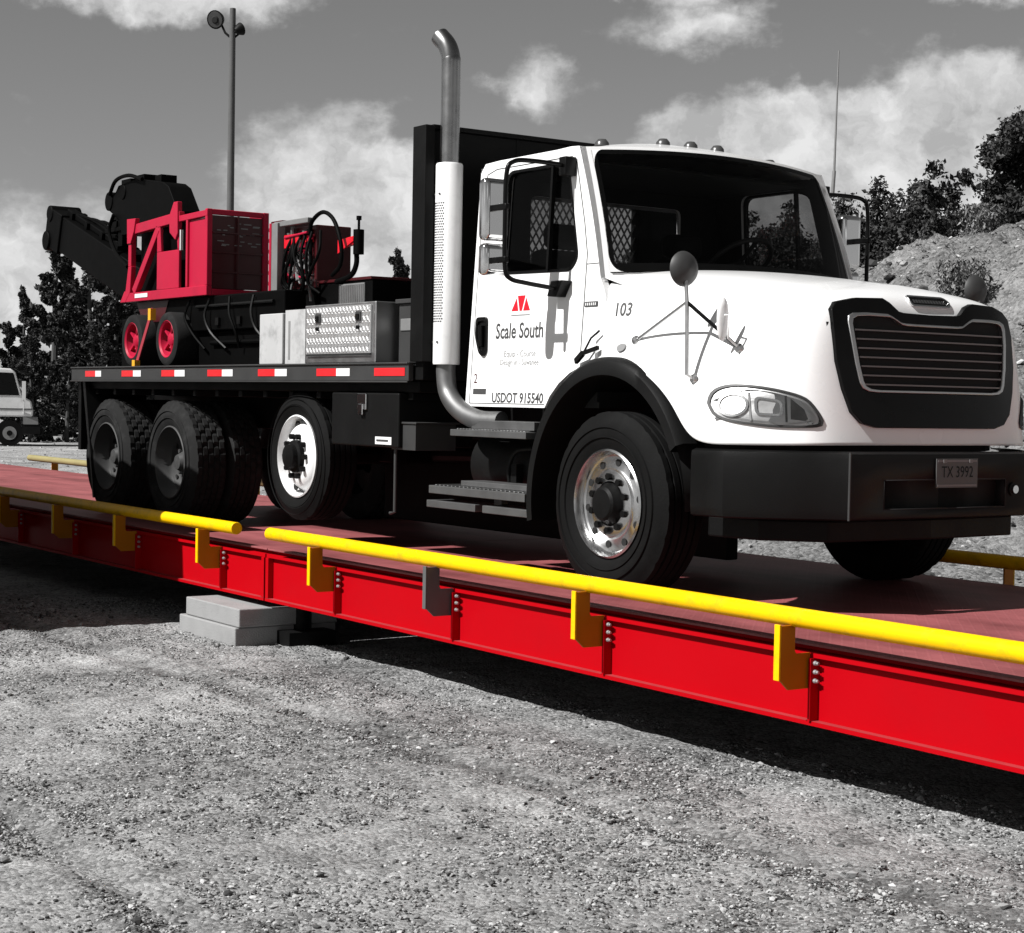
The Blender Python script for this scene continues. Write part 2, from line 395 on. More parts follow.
sep = nt.nodes.new('ShaderNodeSeparateXYZ'); nt.links.new(geo.outputs['Generated'], sep.inputs[0])
az0 = math.atan2(FH.y, FH.x)
az = wm('ARCTAN2', wm('SUBTRACT', wm('MULTIPLY', sep.outputs['Y'], math.cos(az0)), wm('MULTIPLY', sep.outputs['X'], math.sin(az0))),
        wm('ADD', wm('MULTIPLY', sep.outputs['X'], math.cos(az0)), wm('MULTIPLY', sep.outputs['Y'], math.sin(az0))))
az = wm('MULTIPLY', az, -57.2958)                       # degrees to the right of north-west
el = wm('MULTIPLY', wm('ARCSINE', sep.outputs['Z']), 57.2958)
cv = nt.nodes.new('ShaderNodeCombineXYZ'); nt.links.new(az, cv.inputs[0]); nt.links.new(el, cv.inputs[1])
# lumps of cloud: azimuth, elevation, half width, half height, weight
LUMPS = ((14.9, 8.3, 6.2, 3.3, 1.5), (8.1, 8.2, 5.0, 2.3, 1.35), (11.5, 6.6, 6, 2.2, .9), (.6, 10.0, 2.3, 1.3, .72), (5.6, 11.9, 3.2, 1.2, .6),
         (-6.2, 6.6, 4.2, 3.2, 1.0), (-3.6, 5.6, 3.0, 3.0, .75), (-11.0, 12.7, 6.0, 1.5, 1.05), (4.0, 13.4, 6, .9, .8), (-15.5, 3.4, 8, 3.6, .85), (3.5, 3.5, 9, 3.6, .8),
         (15, 12.9, 4, .7, .45), (40, 9, 16, 5, 1.1), (-42, 8, 18, 5, 1.0), (80, 10, 20, 5, 1.1), (-85, 10, 20, 6, 1.0), (130, 9, 25, 5, 1.0), (-130, 12, 25, 6, 1.0), (175, 14, 20, 5, 1.0))
warp = nt.nodes.new('ShaderNodeTexNoise'); warp.inputs['Scale'].default_value = .55; warp.inputs['Detail'].default_value = 6; warp.inputs['Roughness'].default_value = .6
nt.links.new(cv.outputs[0], warp.inputs['Vector'])
wsub = nt.nodes.new('ShaderNodeVectorMath'); wsub.operation = 'SUBTRACT'; wsub.inputs[1].default_value = (.5, .5, .5); nt.links.new(warp.outputs['Color'], wsub.inputs[0])
wsc = nt.nodes.new('ShaderNodeVectorMath'); wsc.operation = 'MULTIPLY'; wsc.inputs[1].default_value = (2.8, 1.9, 0); nt.links.new(wsub.outputs[0], wsc.inputs[0])
wad = nt.nodes.new('ShaderNodeVectorMath'); wad.operation = 'ADD'; nt.links.new(cv.outputs[0], wad.inputs[0]); nt.links.new(wsc.outputs[0], wad.inputs[1])
tot = None
for a, e, ra, re_, wt in LUMPS:
    s1 = nt.nodes.new('ShaderNodeVectorMath'); s1.operation = 'SUBTRACT'; s1.inputs[1].default_value = (a, e, 0); nt.links.new(wad.outputs[0], s1.inputs[0])
    s2 = nt.nodes.new('ShaderNodeVectorMath'); s2.operation = 'DIVIDE'; s2.inputs[1].default_value = (ra, re_, 1); nt.links.new(s1.outputs[0], s2.inputs[0])
    s3 = nt.nodes.new('ShaderNodeVectorMath'); s3.operation = 'LENGTH'; nt.links.new(s2.outputs[0], s3.inputs[0])
    v = wm('MULTIPLY', wm('MAXIMUM', wm('SUBTRACT', 1, s3.outputs['Value']), 0), wt)
    tot = v if tot is None else wm('ADD', tot, v)
fb = nt.nodes.new('ShaderNodeTexNoise'); fb.inputs['Scale'].default_value = .55; fb.inputs['Detail'].default_value = 9; fb.inputs['Roughness'].default_value = .58
mp = nt.nodes.new('ShaderNodeMapping'); mp.inputs['Scale'].default_value = (1, 1.7, 1); mp.inputs['Location'].default_value = (31, 5, 2); nt.links.new(cv.outputs[0], mp.inputs[0]); nt.links.new(mp.outputs[0], fb.inputs['Vector'])
cover = wm('ADD', wm('MULTIPLY', wm('MINIMUM', tot, .62), 1.25), wm('MULTIPLY', wm('SUBTRACT', fb.outputs['Fac'], .5), 1.0))
mr = nt.nodes.new('ShaderNodeMapRange'); mr.interpolation_type = 'SMOOTHSTEP'; mr.inputs['From Min'].default_value = .12; mr.inputs['From Max'].default_value = .70
nt.links.new(cover, mr.inputs['Value'])
SKY_GAIN, CLOUD_LO, CLOUD_HI = .80, 5.8, 10.6
fb2 = nt.nodes.new('ShaderNodeTexNoise'); fb2.inputs['Scale'].default_value = .4; fb2.inputs['Detail'].default_value = 8; fb2.inputs['Roughness'].default_value = .6
nt.links.new(wad.outputs[0], fb2.inputs['Vector'])
cl = nt.nodes.new('ShaderNodeMapRange'); cl.inputs['From Min'].default_value = .36; cl.inputs['From Max'].default_value = .62
cl.inputs['To Min'].default_value = CLOUD_LO; cl.inputs['To Max'].default_value = CLOUD_HI; nt.links.new(fb2.outputs['Fac'], cl.inputs['Value'])
skyv = wm('MULTIPLY', bw.outputs[0], SKY_GAIN)
fin = wm('ADD', wm('MULTIPLY', skyv, wm('SUBTRACT', 1, mr.outputs['Result'])), wm('MULTIPLY', cl.outputs['Result'], mr.outputs['Result']))
cc = nt.nodes.new('ShaderNodeCombineColor')
for i in range(3): nt.links.new(fin, cc.inputs[i])
nt.links.new(cc.outputs[0], bg.inputs['Color'])
vs = scene.view_settings; vs.view_transform = 'Standard'; vs.look = 'None'; vs.gamma = 1; vs.use_curve_mapping = False; vs.exposure = .62

# ------------------------------------------------------------------ ground, stones, mound
def fbm(x, y, s, o=4, seed=0):
    return np.array([mnoise.fractal(Vector((a*s+seed, b*s-seed, seed*.7)), .6, 2.1, o) for a, b in zip(x, y)])
xs = np.concatenate([[-900, -500, -300, -180, -120, -80, -55], np.arange(-40, -9, 1.2), np.arange(-9, 6.5, .06), np.arange(6.5, 14, .8), [18, 30, 60, 150, 400, 900]])
ys = np.concatenate([[-900, -400, -150, -60, -25, -14, -10, -8], np.arange(-7, -.6, .05), np.arange(-.6, 30, 1.0), [34, 45, 60, 90, 140, 220, 400, 900]])
X, Y = np.meshgrid(xs, ys, indexing='ij'); fx, fy = X.ravel(), Y.ravel()
near = (np.clip((fx+10)/2, 0, 1)*np.clip((7-fx)/1, 0, 1)*np.clip((fy+8)/1, 0, 1)*np.clip((-.5-fy)/.5, 0, 1))
dz = np.zeros_like(fx); sel = near > 0
dz[sel] = (  .020*fbm(fx[sel], fy[sel], .8, 3, 3)+.011*fbm(fx[sel], fy[sel], 4.5, 4, 9)+.006*fbm(fx[sel], fy[sel], 17, 3, 5))*near[sel]
for yc, sl_, wd in ((-2.5, .03, .16), (-4.72, -.01, .13)):
    dd = np.abs(fy-(yc+sl_*fx)); dz -= .02*np.clip(1-dd/wd, 0, 1)*near; dz += .012*np.clip(1-np.abs(dd-wd*1.3)/wd, 0, 1)*near
fz = GZ+dz
def ground_z(x, y):
    i = min(max(np.searchsorted(xs, x)-1, 0), len(xs)-2); j = min(max(np.searchsorted(ys, y)-1, 0), len(ys)-2)
    return float(fz[i*len(ys)+j])
nx, ny = len(xs), len(ys); idx = np.arange(nx*ny).reshape(nx, ny)
gf = np.stack([idx[:-1, :-1], idx[1:, :-1], idx[1:, 1:], idx[:-1, 1:]], -1).reshape(-1, 4)
def np_mesh(name, V, F, m, smooth=True):
    me = bpy.data.meshes.new(name); V = np.asarray(V, np.float32); F = np.asarray(F, np.int32)
    me.vertices.add(len(V)); me.vertices.foreach_set('co', V.ravel()); k = F.shape[1]
    me.loops.add(F.size); me.loops.foreach_set('vertex_index', F.ravel()); me.polygons.add(len(F))
    me.polygons.foreach_set('loop_start', np.arange(0, F.size, k, dtype=np.int32)); me.update(calc_edges=True); me.validate()
    me.polygons.foreach_set('use_smooth', [smooth]*len(me.polygons)); me.materials.append(m)
    o = bpy.data.objects.new(name, me); COL.objects.link(o); return o
kind(np_mesh('ground', np.stack([fx, fy, fz], -1), gf, M['gravel']), 'structure')

t_ = (1+5**.5)/2
ICO = np.array([(-1, t_, 0), (1, t_, 0), (-1, -t_, 0), (1, -t_, 0), (0, -1, t_), (0, 1, t_), (0, -1, -t_), (0, 1, -t_), (t_, 0, -1), (t_, 0, 1), (-t_, 0, -1), (-t_, 0, 1)])/1.9
ICF = np.array([(0, 11, 5), (0, 5, 1), (0, 1, 7), (0, 7, 10), (0, 10, 11), (1, 5, 9), (5, 11, 4), (11, 10, 2), (10, 7, 6), (7, 1, 8), (3, 9, 4), (3, 4, 2), (3, 2, 6), (3, 6, 8), (3, 8, 9), (4, 9, 5), (2, 4, 11), (6, 2, 10), (8, 6, 7), (9, 8, 1)])
def stones(name, pts, sizes, m):
    n = len(pts); J = ICO[None]*(1+rng.uniform(-.28, .28, (n, 12, 1)))
    a = rng.uniform(0, 6.28, n); sc = np.stack([sizes*rng.uniform(.7, 1.35, n), sizes*rng.uniform(.7, 1.3, n), sizes*rng.uniform(.45, .85, n)], -1)
    tilt = rng.uniform(-.6, .6, n)
    V = J*sc[:, None]
    y_, z_ = V[..., 1].copy(), V[..., 2].copy(); V[..., 1] = y_*np.cos(tilt)[:, None]-z_*np.sin(tilt)[:, None]; V[..., 2] = y_*np.sin(tilt)[:, None]+z_*np.cos(tilt)[:, None]
    x_, y_ = V[..., 0].copy(), V[..., 1].copy(); V[..., 0] = x_*np.cos(a)[:, None]-y_*np.sin(a)[:, None]; V[..., 1] = x_*np.sin(a)[:, None]+y_*np.cos(a)[:, None]
    V += pts[:, None]
    F = (ICF[None]+(np.arange(n)*12)[:, None, None]).reshape(-1, 3)
    return kind(np_mesh(name, V.reshape(-1, 3), F, m, False), 'stuff')
P_ = []; S_ = []
while len(P_) < 56000:
    d = random.uniform(5.6, 15); l = random.uniform(-.36, .36)*d
    p = out(d, l)
    if p.y > -1.0 or random.random() > (8.0/d)**1.0*.9 : continue
    cl_ = mnoise.noise(Vector((p.x*.9, p.y*.9, 4)))+.35*mnoise.noise(Vector((p.x*4, p.y*4, 8)))
    if random.random() > .42+.85*cl_: continue
    s = min(.026, .0037*math.exp(abs(random.gauss(0, .48))))
    P_.append((p.x, p.y, ground_z(p.x, p.y)+s*.12)); S_.append(s)
stones('gravel_stones', np.array(P_), np.array(S_), M['stone'])
P_ = []; S_ = []
for k in range(9000):
    d = random.uniform(13, 60); l = random.uniform(-.32, .42)*d; p = out(d, l)
    if -1.8 < p.y < 1.9: continue
    s = .014*math.exp(random.gauss(0, .5)); P_.append((p.x, p.y, GZ+s*.1)); S_.append(s)
stones('scattered_rubble', np.array(P_), np.array(S_), M['stone'])

def ss(t): t = np.clip(t, 0, 1); return t*t*(3-2*t)
def mound_h(d, l):
    prof = ss((d-13.2-.25*np.maximum(0, 7-l))/13.8)*(1-.75*ss((d-28)/16))
    return 4.62*ss((l+1.6)/9.4)*prof
D_, L_ = np.meshgrid(np.arange(12, 40, .13), np.arange(-3, 16, .13), indexing='ij')
dd, ll = D_.ravel(), L_.ravel(); hh = mound_h(dd, ll)
px_ = CAM.x+FH.x*dd+RH.x*ll; py_ = CAM.y+FH.y*dd+RH.y*ll
rough_ = .26*fbm(px_, py_, .55, 5, 2)+.11*fbm(px_, py_, 2.2, 6, 6)
pz_ = GZ-.12+hh+rough_*np.clip(hh/1.0, 0, 1)
a_, b_ = D_.shape; idm = np.arange(a_*b_).reshape(a_, b_)
mf = np.stack([idm[:-1, :-1], idm[:-1, 1:], idm[1:, 1:], idm[1:, :-1]], -1).reshape(-1, 4)
kind(np_mesh('rock_mound', np.stack([px_, py_, pz_], -1), mf, M['rubble']), 'structure')
pick = rng.choice(np.where(hh > .25)[0], 22000); ms = .017*np.exp(rng.normal(0, .6, len(pick)))
ms = np.minimum(ms, .11)
stones('mound_rubble', np.stack([px_[pick]+rng.uniform(-.1, .1, len(pick)), py_[pick]+rng.uniform(-.1, .1, len(pick)), pz_[pick]+ms*.15], -1), ms, M['stone'])

# ------------------------------------------------------------------ trees
def crown_mesh(name, tips, m, n_leaf, leaf, spread, seed):
    g = np.random.default_rng(seed); V = []; F = []
    tips = np.array(tips); k = g.integers(0, len(tips), n_leaf)
    c = tips[k, :3]+np.clip(g.normal(0, .8, (n_leaf, 3)), -1.4, 1.4)*spread*tips[k, 3:4]
    a = g.normal(0, 1, (n_leaf, 3)); a /= np.linalg.norm(a, axis=1)[:, None]
    b = np.cross(a, g.normal(0, 1, (n_leaf, 3))); b /= np.linalg.norm(b, axis=1)[:, None]
    s = leaf*np.exp(g.normal(0, .35, n_leaf))[:, None]; n_ = np.cross(a, b)
    V = np.stack([c-a*s, c+b*s*.55+n_*s*.2, c+a*s, c-b*s*.55+n_*s*.2], 1).reshape(-1, 3)
    F = np.arange(n_leaf*4).reshape(-1, 4)
    return V, F
def make_tree(name, kind_, h, wdt, seed, m, label, group, loc, base=.0, leaf=.13, n_leaf=5200):
    g = random.Random(seed); root = thing(name, loc, label, 'tree', group)
    tb = MB(); r0 = .02*h+.05
    trunk = [(0, 0, -.3)]; x = y = 0
    for i in range(1, 7):
        x += g.uniform(-.03, .03)*h*.5; y += g.uniform(-.03, .03)*h*.5; trunk.append((x, y, h*.93*i/6))
    trunk = [Vector(p) for p in trunk]; tb.tube(trunk, [r0*(1-.88*i/6) for i in range(7)], 8)
    tips = []
    def at(z):
        t = max(0, min(5.999, z/(h*.93)*6)); i = int(t); return trunk[i].lerp(trunk[i+1], t-i)
    nb = 34 if kind_ == 'pine' else 30
    for i in range(nb):
        if kind_ == 'pine':
            f = base+(1-base)*(i+.5)/nb; z = h*f*.97; L = wdt*(1.04-f)**.8*g.uniform(.4, 1.25); rise = g.uniform(.05, .55)
        else:
            f = base+(1-base)*g.random()**.8; z = h*f*.8; L = wdt*math.sin(math.pi*min(1, .16+.80*f))**.6*g.uniform(.45, 1.15); rise = g.uniform(.15, .9)
        an = g.uniform(0, 6.283); p0 = at(z); d = Vector((math.cos(an), math.sin(an), rise)).normalized()
        p1 = p0+d*L*.55; p2 = p0+d*L+Vector((g.uniform(-.1, .1)*L, g.uniform(-.1, .1)*L, .12*L))
        if p2.z > h: p2.z = h*g.uniform(.92, 1)
        rr = r0*.3*(1-f*.6); tb.tube([p0, p1, p2], [rr, rr*.6, rr*.2], 5)
        for t in (.45, .7, .88, 1.0):
            q = p0.lerp(p2, t); sz = (.30 if kind_ == 'pine' else .40)*g.uniform(.7, 1.25)*(1.15-.3*t)
            tips.append((*q, sz*max(.35, L/wdt)*wdt*.5))
            for _ in range(2):
                tips.append((q.x+g.uniform(-.22, .22)*L, q.y+g.uniform(-.22, .22)*L, q.z+g.uniform(-.1, .22)*L, sz*.5*wdt*.6))
    for i in range(5): q = at(h*(.8+.03*i)); tips.append((*q, .12*wdt)); tips.append((q.x, q.y, h*(.88+.025*i), .09*wdt))
    tb.v = [tuple(Vector(v)+Vector(loc)) for v in tb.v]; tb.build('trunk', M['bark'], root)
    V, F = crown_mesh('crown', tips, m, n_leaf, leaf, .40 if kind_ == 'pine' else .58, seed)
    c = np_mesh('crown', V, F, m, False); c.parent = root
    return root
def copy_tree(src, loc, rz, sc, label):
    r = src.copy(); COL.objects.link(r); r.location = loc; r.rotation_euler = (0, 0, rz); r.scale = (sc, sc, sc); r['label'] = label
    for ch in list(src.children):
        c = ch.copy(); COL.objects.link(c); c.parent = r
    return r
GL, GR = 'trees of the dark wood behind the flatbed', 'trees on the rise behind the rock mound'
def pxl(px, depth): return (px-512)/1769.05*depth
def hgt(px, py, depth): return 1.0665-GZ+(401+.0183*(px-512)-py)/1769.05*depth      # height above the gravel of something seen at that spot
tA = make_tree('conifer_tree', 'pine', 8.4, 2.3, 11, M['leaf'], 'ragged dark conifer with a pointed tip left of the crane boom', GL, out(72, pxl(52, 72)), .05, .075, 30000)
tB = make_tree('conifer_tree', 'pine', 8.3, 2.7, 23, M['leaf'], 'tall dark conifer whose top rises behind the crane boom', GL, out(70, pxl(88, 70)), .04, .075, 30000)
wood = [(tB, 70, 75, .92, 'dark conifer filling the gap between the two tallest ones left of the boom'), (tA, 22, 78, .82, 'dark conifer rising behind the roof of the old white truck'), (tB, 112, 72, .93, 'dark conifer behind the crane boom and red cart'),
        (tA, -30, 70, .62, 'low dark tree above the old white truck, at the frame edge'), (tB, 10, 74, .62, 'low dark tree right above the cab of the old white truck'),
        (tA, 128, 74, .95, 'dark tree half hidden behind the red cart'), (tB, 170, 76, .8, 'dark tree showing under the red cart box'),
        (tA, 215, 78, .75, 'dark tree behind the cart chassis on the flatbed'), (tB, 262, 78, .8, 'dark tree behind the worn white box'),
        (tA, 312, 78, .78, 'dark tree behind the hydraulic control stand'), (tB, 352, 80, .78, 'dark tree behind the bright tread plate chest'),
        (tA, 396, 66, .93, 'dark tree with sunlit leaf tips just left of the black bulkhead'), (tB, 428, 74, .9, 'dark tree hidden behind the black bulkhead'),
        (tB, 50, 64, .36, 'lowest dark bush on the gravel right of the old white truck'), (tA, 12, 65, .42, 'dark bush showing under the old white truck'), (tA, 88, 66, .4, 'low dark bush just left of the rear mud flap'),
        (tA, 30, 62, .5, 'dark shrubby tree behind the bonnet of the old white truck'), (tB, 68, 63, .48, 'dark shrubby tree right of the old white truck'),
        (tA, -70, 72, .9, 'dark tree beyond the left edge of the wood'), (tB, 105, 64, .55, 'dark bushy tree at the rear end of the flatbed')]
for i, (s, px, dp, sc, lb) in enumerate(wood): copy_tree(s, out(dp, pxl(px, dp), GZ-.45), i*1.3, sc, lb)
d = 46
tC = make_tree('broadleaf_tree', 'round', hgt(870, 190, d)*1.03, 3.0, 37, M['leaf'], 'dark bushy tree with pointed tips right beside the far cab mirror', GR, out(d, pxl(868, d)), .1, .05, 34000)
copy_tree(tC, out(48, pxl(903, 48)), 2.1, 1.03, 'dark bushy tree in the middle of the clump behind the hood')
copy_tree(tC, out(52, pxl(888, 52)), 3.3, 1.05, 'dark tree half hidden at the back of the clump behind the hood')
copy_tree(tC, out(45, pxl(926, 45)), 4.0, .84, 'shortest dark bushy tree at the right end of the clump behind the hood')
copy_tree(tC, out(47, pxl(790, 47)), 5.2, .93, 'dark tree seen through the cab window beyond the steering wheel')
copy_tree(tC, out(50, pxl(745, 50)), .6, .8, 'dark tree behind the windshield, left of the steering wheel')
copy_tree(tC, out(60, pxl(620, 60)), 1.6, .9, 'dark tree hidden behind the cab roof'); copy_tree(tC, out(62, pxl(520, 62)), 2.6, .9, 'dark tree hidden behind the cab door')
tD = make_tree('pine_tree', 'pine', hgt(1000, 112, 40), 4.8, 51, M['leaf'], 'tallest dark pine rising above the rock mound at the right edge', GR, out(40, pxl(1008, 40)), .12, .055, 60000)
copy_tree(tD, out(38, pxl(1075, 38)), 2.2, 1.0, 'dark pine behind the tall pine at the right edge')
# weeds on the mound
def weed(name, loc, h, label, n=500):
    g = np.random.default_rng(int(abs(loc[0]*100)))
    c = np.stack([g.uniform(-.5, .5, n)*h, g.uniform(-.5, .5, n)*h, h*g.uniform(0, 1, n)**1.3], -1); a = g.normal(0, 1, (n, 3)); a[:, 2] = np.abs(a[:, 2])+.6
    a /= np.linalg.norm(a, axis=1)[:, None]; b = np.cross(a, g.normal(0, 1, (n, 3))); b /= np.linalg.norm(b, axis=1)[:, None]; s = .03*np.exp(g.normal(0, .4, n))[:, None]
    V = np.stack([c-a*s, c+b*s*.3, c+a*s, c-b*s*.3], 1).reshape(-1, 3)
    o = np_mesh(name, V, np.arange(n*4).reshape(-1, 4), M['weed'], False); o.location = loc; tag(o, label, 'shrub', 'scrub growing on the rock mound'); return o
def on_mound(px, d):
    l = pxl(px, d); p = out(d, l); i = int(np.argmin((dd-d)**2+(ll-l)**2)); return (p.x, p.y, float(pz_[i])-.05)
weed('scrub_bush', on_mound(958, 23), .55, 'dark scrubby bush on the mound slope left of the far hood mirror', 2600)
weed('scrub_bush', on_mound(975, 26.5), .5, 'wispy pale bush on the mound crest below the tall pine', 1800)
weed('scrub_bush', on_mound(985, 20), .4, 'small weed clump on the slope behind the far hood mirror', 1200)

# ------------------------------------------------------------------ weighbridge
DX0, DX1 = -20.0, 8.0
sb = thing('weighbridge', (-6, 0, GZ), 'long red steel truck scale with pink chequer plate deck and yellow guard rails', 'truck scale')
JOINT = [-13.4, -3.45, 6.5]
segs = [(DX0, -13.4), (-13.4, -3.45), (-3.45, 6.5), (6.5, DX1)]
for a, b in segs:
    d = MB(); d.box(a+.006, b-.006, -1.50, 1.50, -.012, 0)
    d.build('deck_plate', M['deck'], sb, smooth=0, bevel=.003)
    for s in (-1, 1):
        g = MB(); yo = lambda v: s*v
        def bx(x0, x1, y0, y1, z0, z1): g.box(x0, x1, min(yo(y0), yo(y1)), max(yo(y0), yo(y1)), z0, z1)
        bx(a+.01, b-.01, 1.42, 1.455, -.036, -.0125)        # packer under the plate
        bx(a+.01, b-.01, 1.36, 1.510, -.062, -.037)        # top flange
        bx(a+.01, b-.01, 1.464, 1.478, -.348, -.063)       # web
        bx(a+.01, b-.01, 1.36, 1.520, -.368, -.349); g.box(a+.012, b-.012, min(yo(1.479), yo(1.518)), max(yo(1.479), yo(1.518)), -.3485, -.3465, 1)        # bottom flange
        g.build('girder', [M['beam_red'], M['beam_dust']], sb, smooth=0, bevel=.0008)
    u = MB()
    for x in np.arange(a+.5, b-.2, 1.1): u.box(x, x+.05, -1.33, 1.33, -.25, -.013)
    u.build('cross_beam', M['black'], sb, smooth=0)
RIBS = [3.49, 1.99, .47, -.99, -2.42, -4.15, -5.74, -7.14, -8.55, -10.0, -11.5, -13.0, 5.1, -14.8, -16.3, -17.8]
for x in RIBS:
    for s in (-1, 1):
        g = MB(); a, b = sorted((s*1.4785, s*1.531)); g.box(x-.007, x+.007, a, b, -.346, -.063)
        for z in (-.085, -.125, -.165):
            g.cyl((x+.0075, s*1.508, z), (x+.022, s*1.508, z), .0105, 8, 1); g.cyl((x+.022, s*1.508, z), (x+.034, s*1.508, z), .007, 8, 1)
        g.build('stiffener', [M['beam_red'], M['bolt']], sb, smooth=0)
for x in JOINT:
    for s in (-1, 1):
        g = MB(); a, b = sorted((s*1.4785, s*1.519))
        g.box(x-.055, x-.012, a, b, -.346, -.0625); g.box(x+.012, x+.055, a, b, -.346, -.0625)
        g.build('joint_plate', M['beam_red'], sb, smooth=0, bevel=.002)
        f = MB(); a, b = sorted((s*1.05, s*1.42)); f.box(x-.2, x+.2, a, b, GZ-.1, GZ+.1); f.cyl((x, s*1.22, GZ+.1), (x, s*1.22, -.369), .07, 16)
        f.build('foot', M['black'], sb, smooth=40)
def rail(x0, x1, s, m, ribs, lab=None):
    y, z, r = s*1.607, .125, .044
    g = MB(); g.cyl((x0, y, z), (x1, y, z), r, 28)
    o = g.build('guide_rail', m, sb, smooth=50, bevel=.004)
    if lab: o['label'] = lab
    for x in ribs:
        b = MB(); bx = x-.018
        prof = [(1.482, -.075), (1.515, -.075), (1.515, -.04), (1.60, -.04), (1.61, -.025), (1.61, z-.035), (1.695, z-.035), (1.695, -.155), (1.645, -.20), (1.482, -.20)]
        b.prism(prof, lambda u, v, h: (h, s*u, v), bx-.007, bx+.005)
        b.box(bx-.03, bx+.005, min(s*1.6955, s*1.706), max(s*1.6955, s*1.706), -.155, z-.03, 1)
        b.build('bracket', [M['grey_bracket'], M['grey_bracket']] if (s < 0 and abs(x+.99) < .01) else [M['yellow_shaded'], M['yellow']], o, smooth=0, bevel=.0015)  # one yellow paint: face coloured as shaded, edge plate as sunlit
rail(-3.20, 7.8, -1, M['yellow'], [x for x in RIBS if x > -3], 'bright yellow near guide rail alongside the cab')
rail(-19.8, -3.72, -1, M['yellow'], [x for x in RIBS if x < -3], 'yellow near guide rail shaded along its left part')
rail(-.85, 7.8, 1, M['yellow'], [x for x in RIBS if x > 0], 'far guide rail dull in the shade behind the bumper')
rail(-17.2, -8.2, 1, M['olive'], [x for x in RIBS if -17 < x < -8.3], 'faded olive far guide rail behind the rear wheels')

# concrete step
def slab(x0, x1, y0, y1, z0, z1, label):
    g = MB(); g.box(x0, x1, y0, y1, z0, z1)
    o = g.build('concrete_slab', M['concrete'], None, smooth=0, bevel=.008, bseg=2); return tag(o, label, 'concrete block', 'concrete slabs stacked beside the weighbridge')
slab(-4.38, -3.44, -1.745, -.95, GZ-.03, -.548, 'lower pale concrete slab, bedded in the gravel beside the red girder')
slab(-4.31, -3.42, -1.725, -.95, -.545, -.415, 'upper pale concrete slab lying on the other slab beside the red girder')

# scale house standing to the left, outside the frame; it shades the left end of the weighbridge
sh = thing('scale_house', (-8.5, -4.6, GZ), 'small beige scale house with flat roof beside the left end of the weighbridge', 'building')
g = MB(); g.box(-12.2, -5.28, -6.2, -3.35, GZ, 2.50); g.build('wall', M['wall'], sh, smooth=0, bevel=.01)
g = MB(); g.box(-12.3, -5.2, -6.3, -3.25, 2.50, 2.66); g.build('roof', M['grey_paint'], sh, smooth=0, bevel=.01)
g = MB(); g.box(-9.2, -7.2, -3.352, -3.30, .6, 1.7); fo = g.build('window', M['grey_rail'], sh, smooth=0)
g = MB(); g.box(-9.1, -7.3, -3.30, -3.285, .7, 1.6); g.build('pane', M['black_gloss'], fo, smooth=0)
g = MB(); g.box(-6.8, -5.9, -3.352, -3.30, GZ, 1.4); g.build('door', M['grey_paint'], sh, smooth=0)
# ------------------------------------------------------------------ the truck
TR = thing('flatbed_truck', (0, 0, 0), 'white conventional cab flatbed truck carrying equipment, standing on the red weighbridge', 'truck')

# ---- wheels
def tyre_mb(c, sgn, r=.51, wdt=.285, lugs=False, n=120):
    """sgn -1: outer face towards -y. c is the centre of the outer face"""
    rim = .292; w_ = wdt; sh_ = r-.022
    prof = [(rim, .012), (rim+.018, 0.004), (rim+.05, -.012), ((rim+r)/2, -.022), (sh_-.04, -.012), (sh_-.012, .004), (r-.006, .02)]
    rows = [.02]
    gro = 5; usable = w_-.04
    tread = []
    for i in range(gro):
        a = .02+usable*i/gro; b = .02+usable*(i+1)/gro-.012
        tread += [(r, a+.002, i), (r, b, i)]
        if i < gro-1: tread += [(r-.014, b+.001, -1), (r-.014, b+.011, -1)]
    back = [(r-.006, w_-.02), (sh_-.012, w_-.004), (sh_-.04, w_+.012), ((rim+r)/2, w_+.022), (rim+.05, w_+.012), (rim+.018, w_-.004), (rim, w_-.012)]
    full = [(a, b, -1) for a, b in prof]+tread+[(a, b, -1) for a, b in back]
    full += [(rim-.005, w_*.5, -1)]
    mb = MB(); m = len(full); vs = []
    for k in range(n):
        a = 2*math.pi*k/n
        for j, (rr, h, row) in enumerate(full):
            if row >= 0:
                if lugs:
                    if (k+(row*2)) % 4 in (0,): rr -= .013
                elif row in (0, gro-1) and (k % 6) == 0: rr -= .006
            vs.append((c[0]+rr*math.cos(a), c[1]-sgn*h, c[2]+rr*math.sin(a)))
    fs = [(k*m+j, ((k+1) % n)*m+j, ((k+1) % n)*m+(j+1) % m, k*m+(j+1) % m) for k in range(n) for j in range(m)]
    mb.add(vs, fs)
    for rr in (rim+.075, rim+.13):           # moulded rings of the sidewall
        off = -.0215 if rr < rim+.1 else -.0235
        mb.lathe([(rr-.003, off+.004), (rr, off-.003), (rr+.003, off+.004)], c, 96, 'y', -sgn)
    return mb
def holes(mb, c, sgn, rad, n, size, off, depth=.004, mi=1, ph=0, seg=14):
    for k in range(n):
        a = 2*math.pi*k/n+ph; p = (c[0]+rad*math.cos(a), c[1], c[2]+rad*math.sin(a))
        mb.cyl((p[0], p[1]+sgn*(-off), p[2]), (p[0], p[1]+sgn*(-off+depth), p[2]), size, seg, mi)
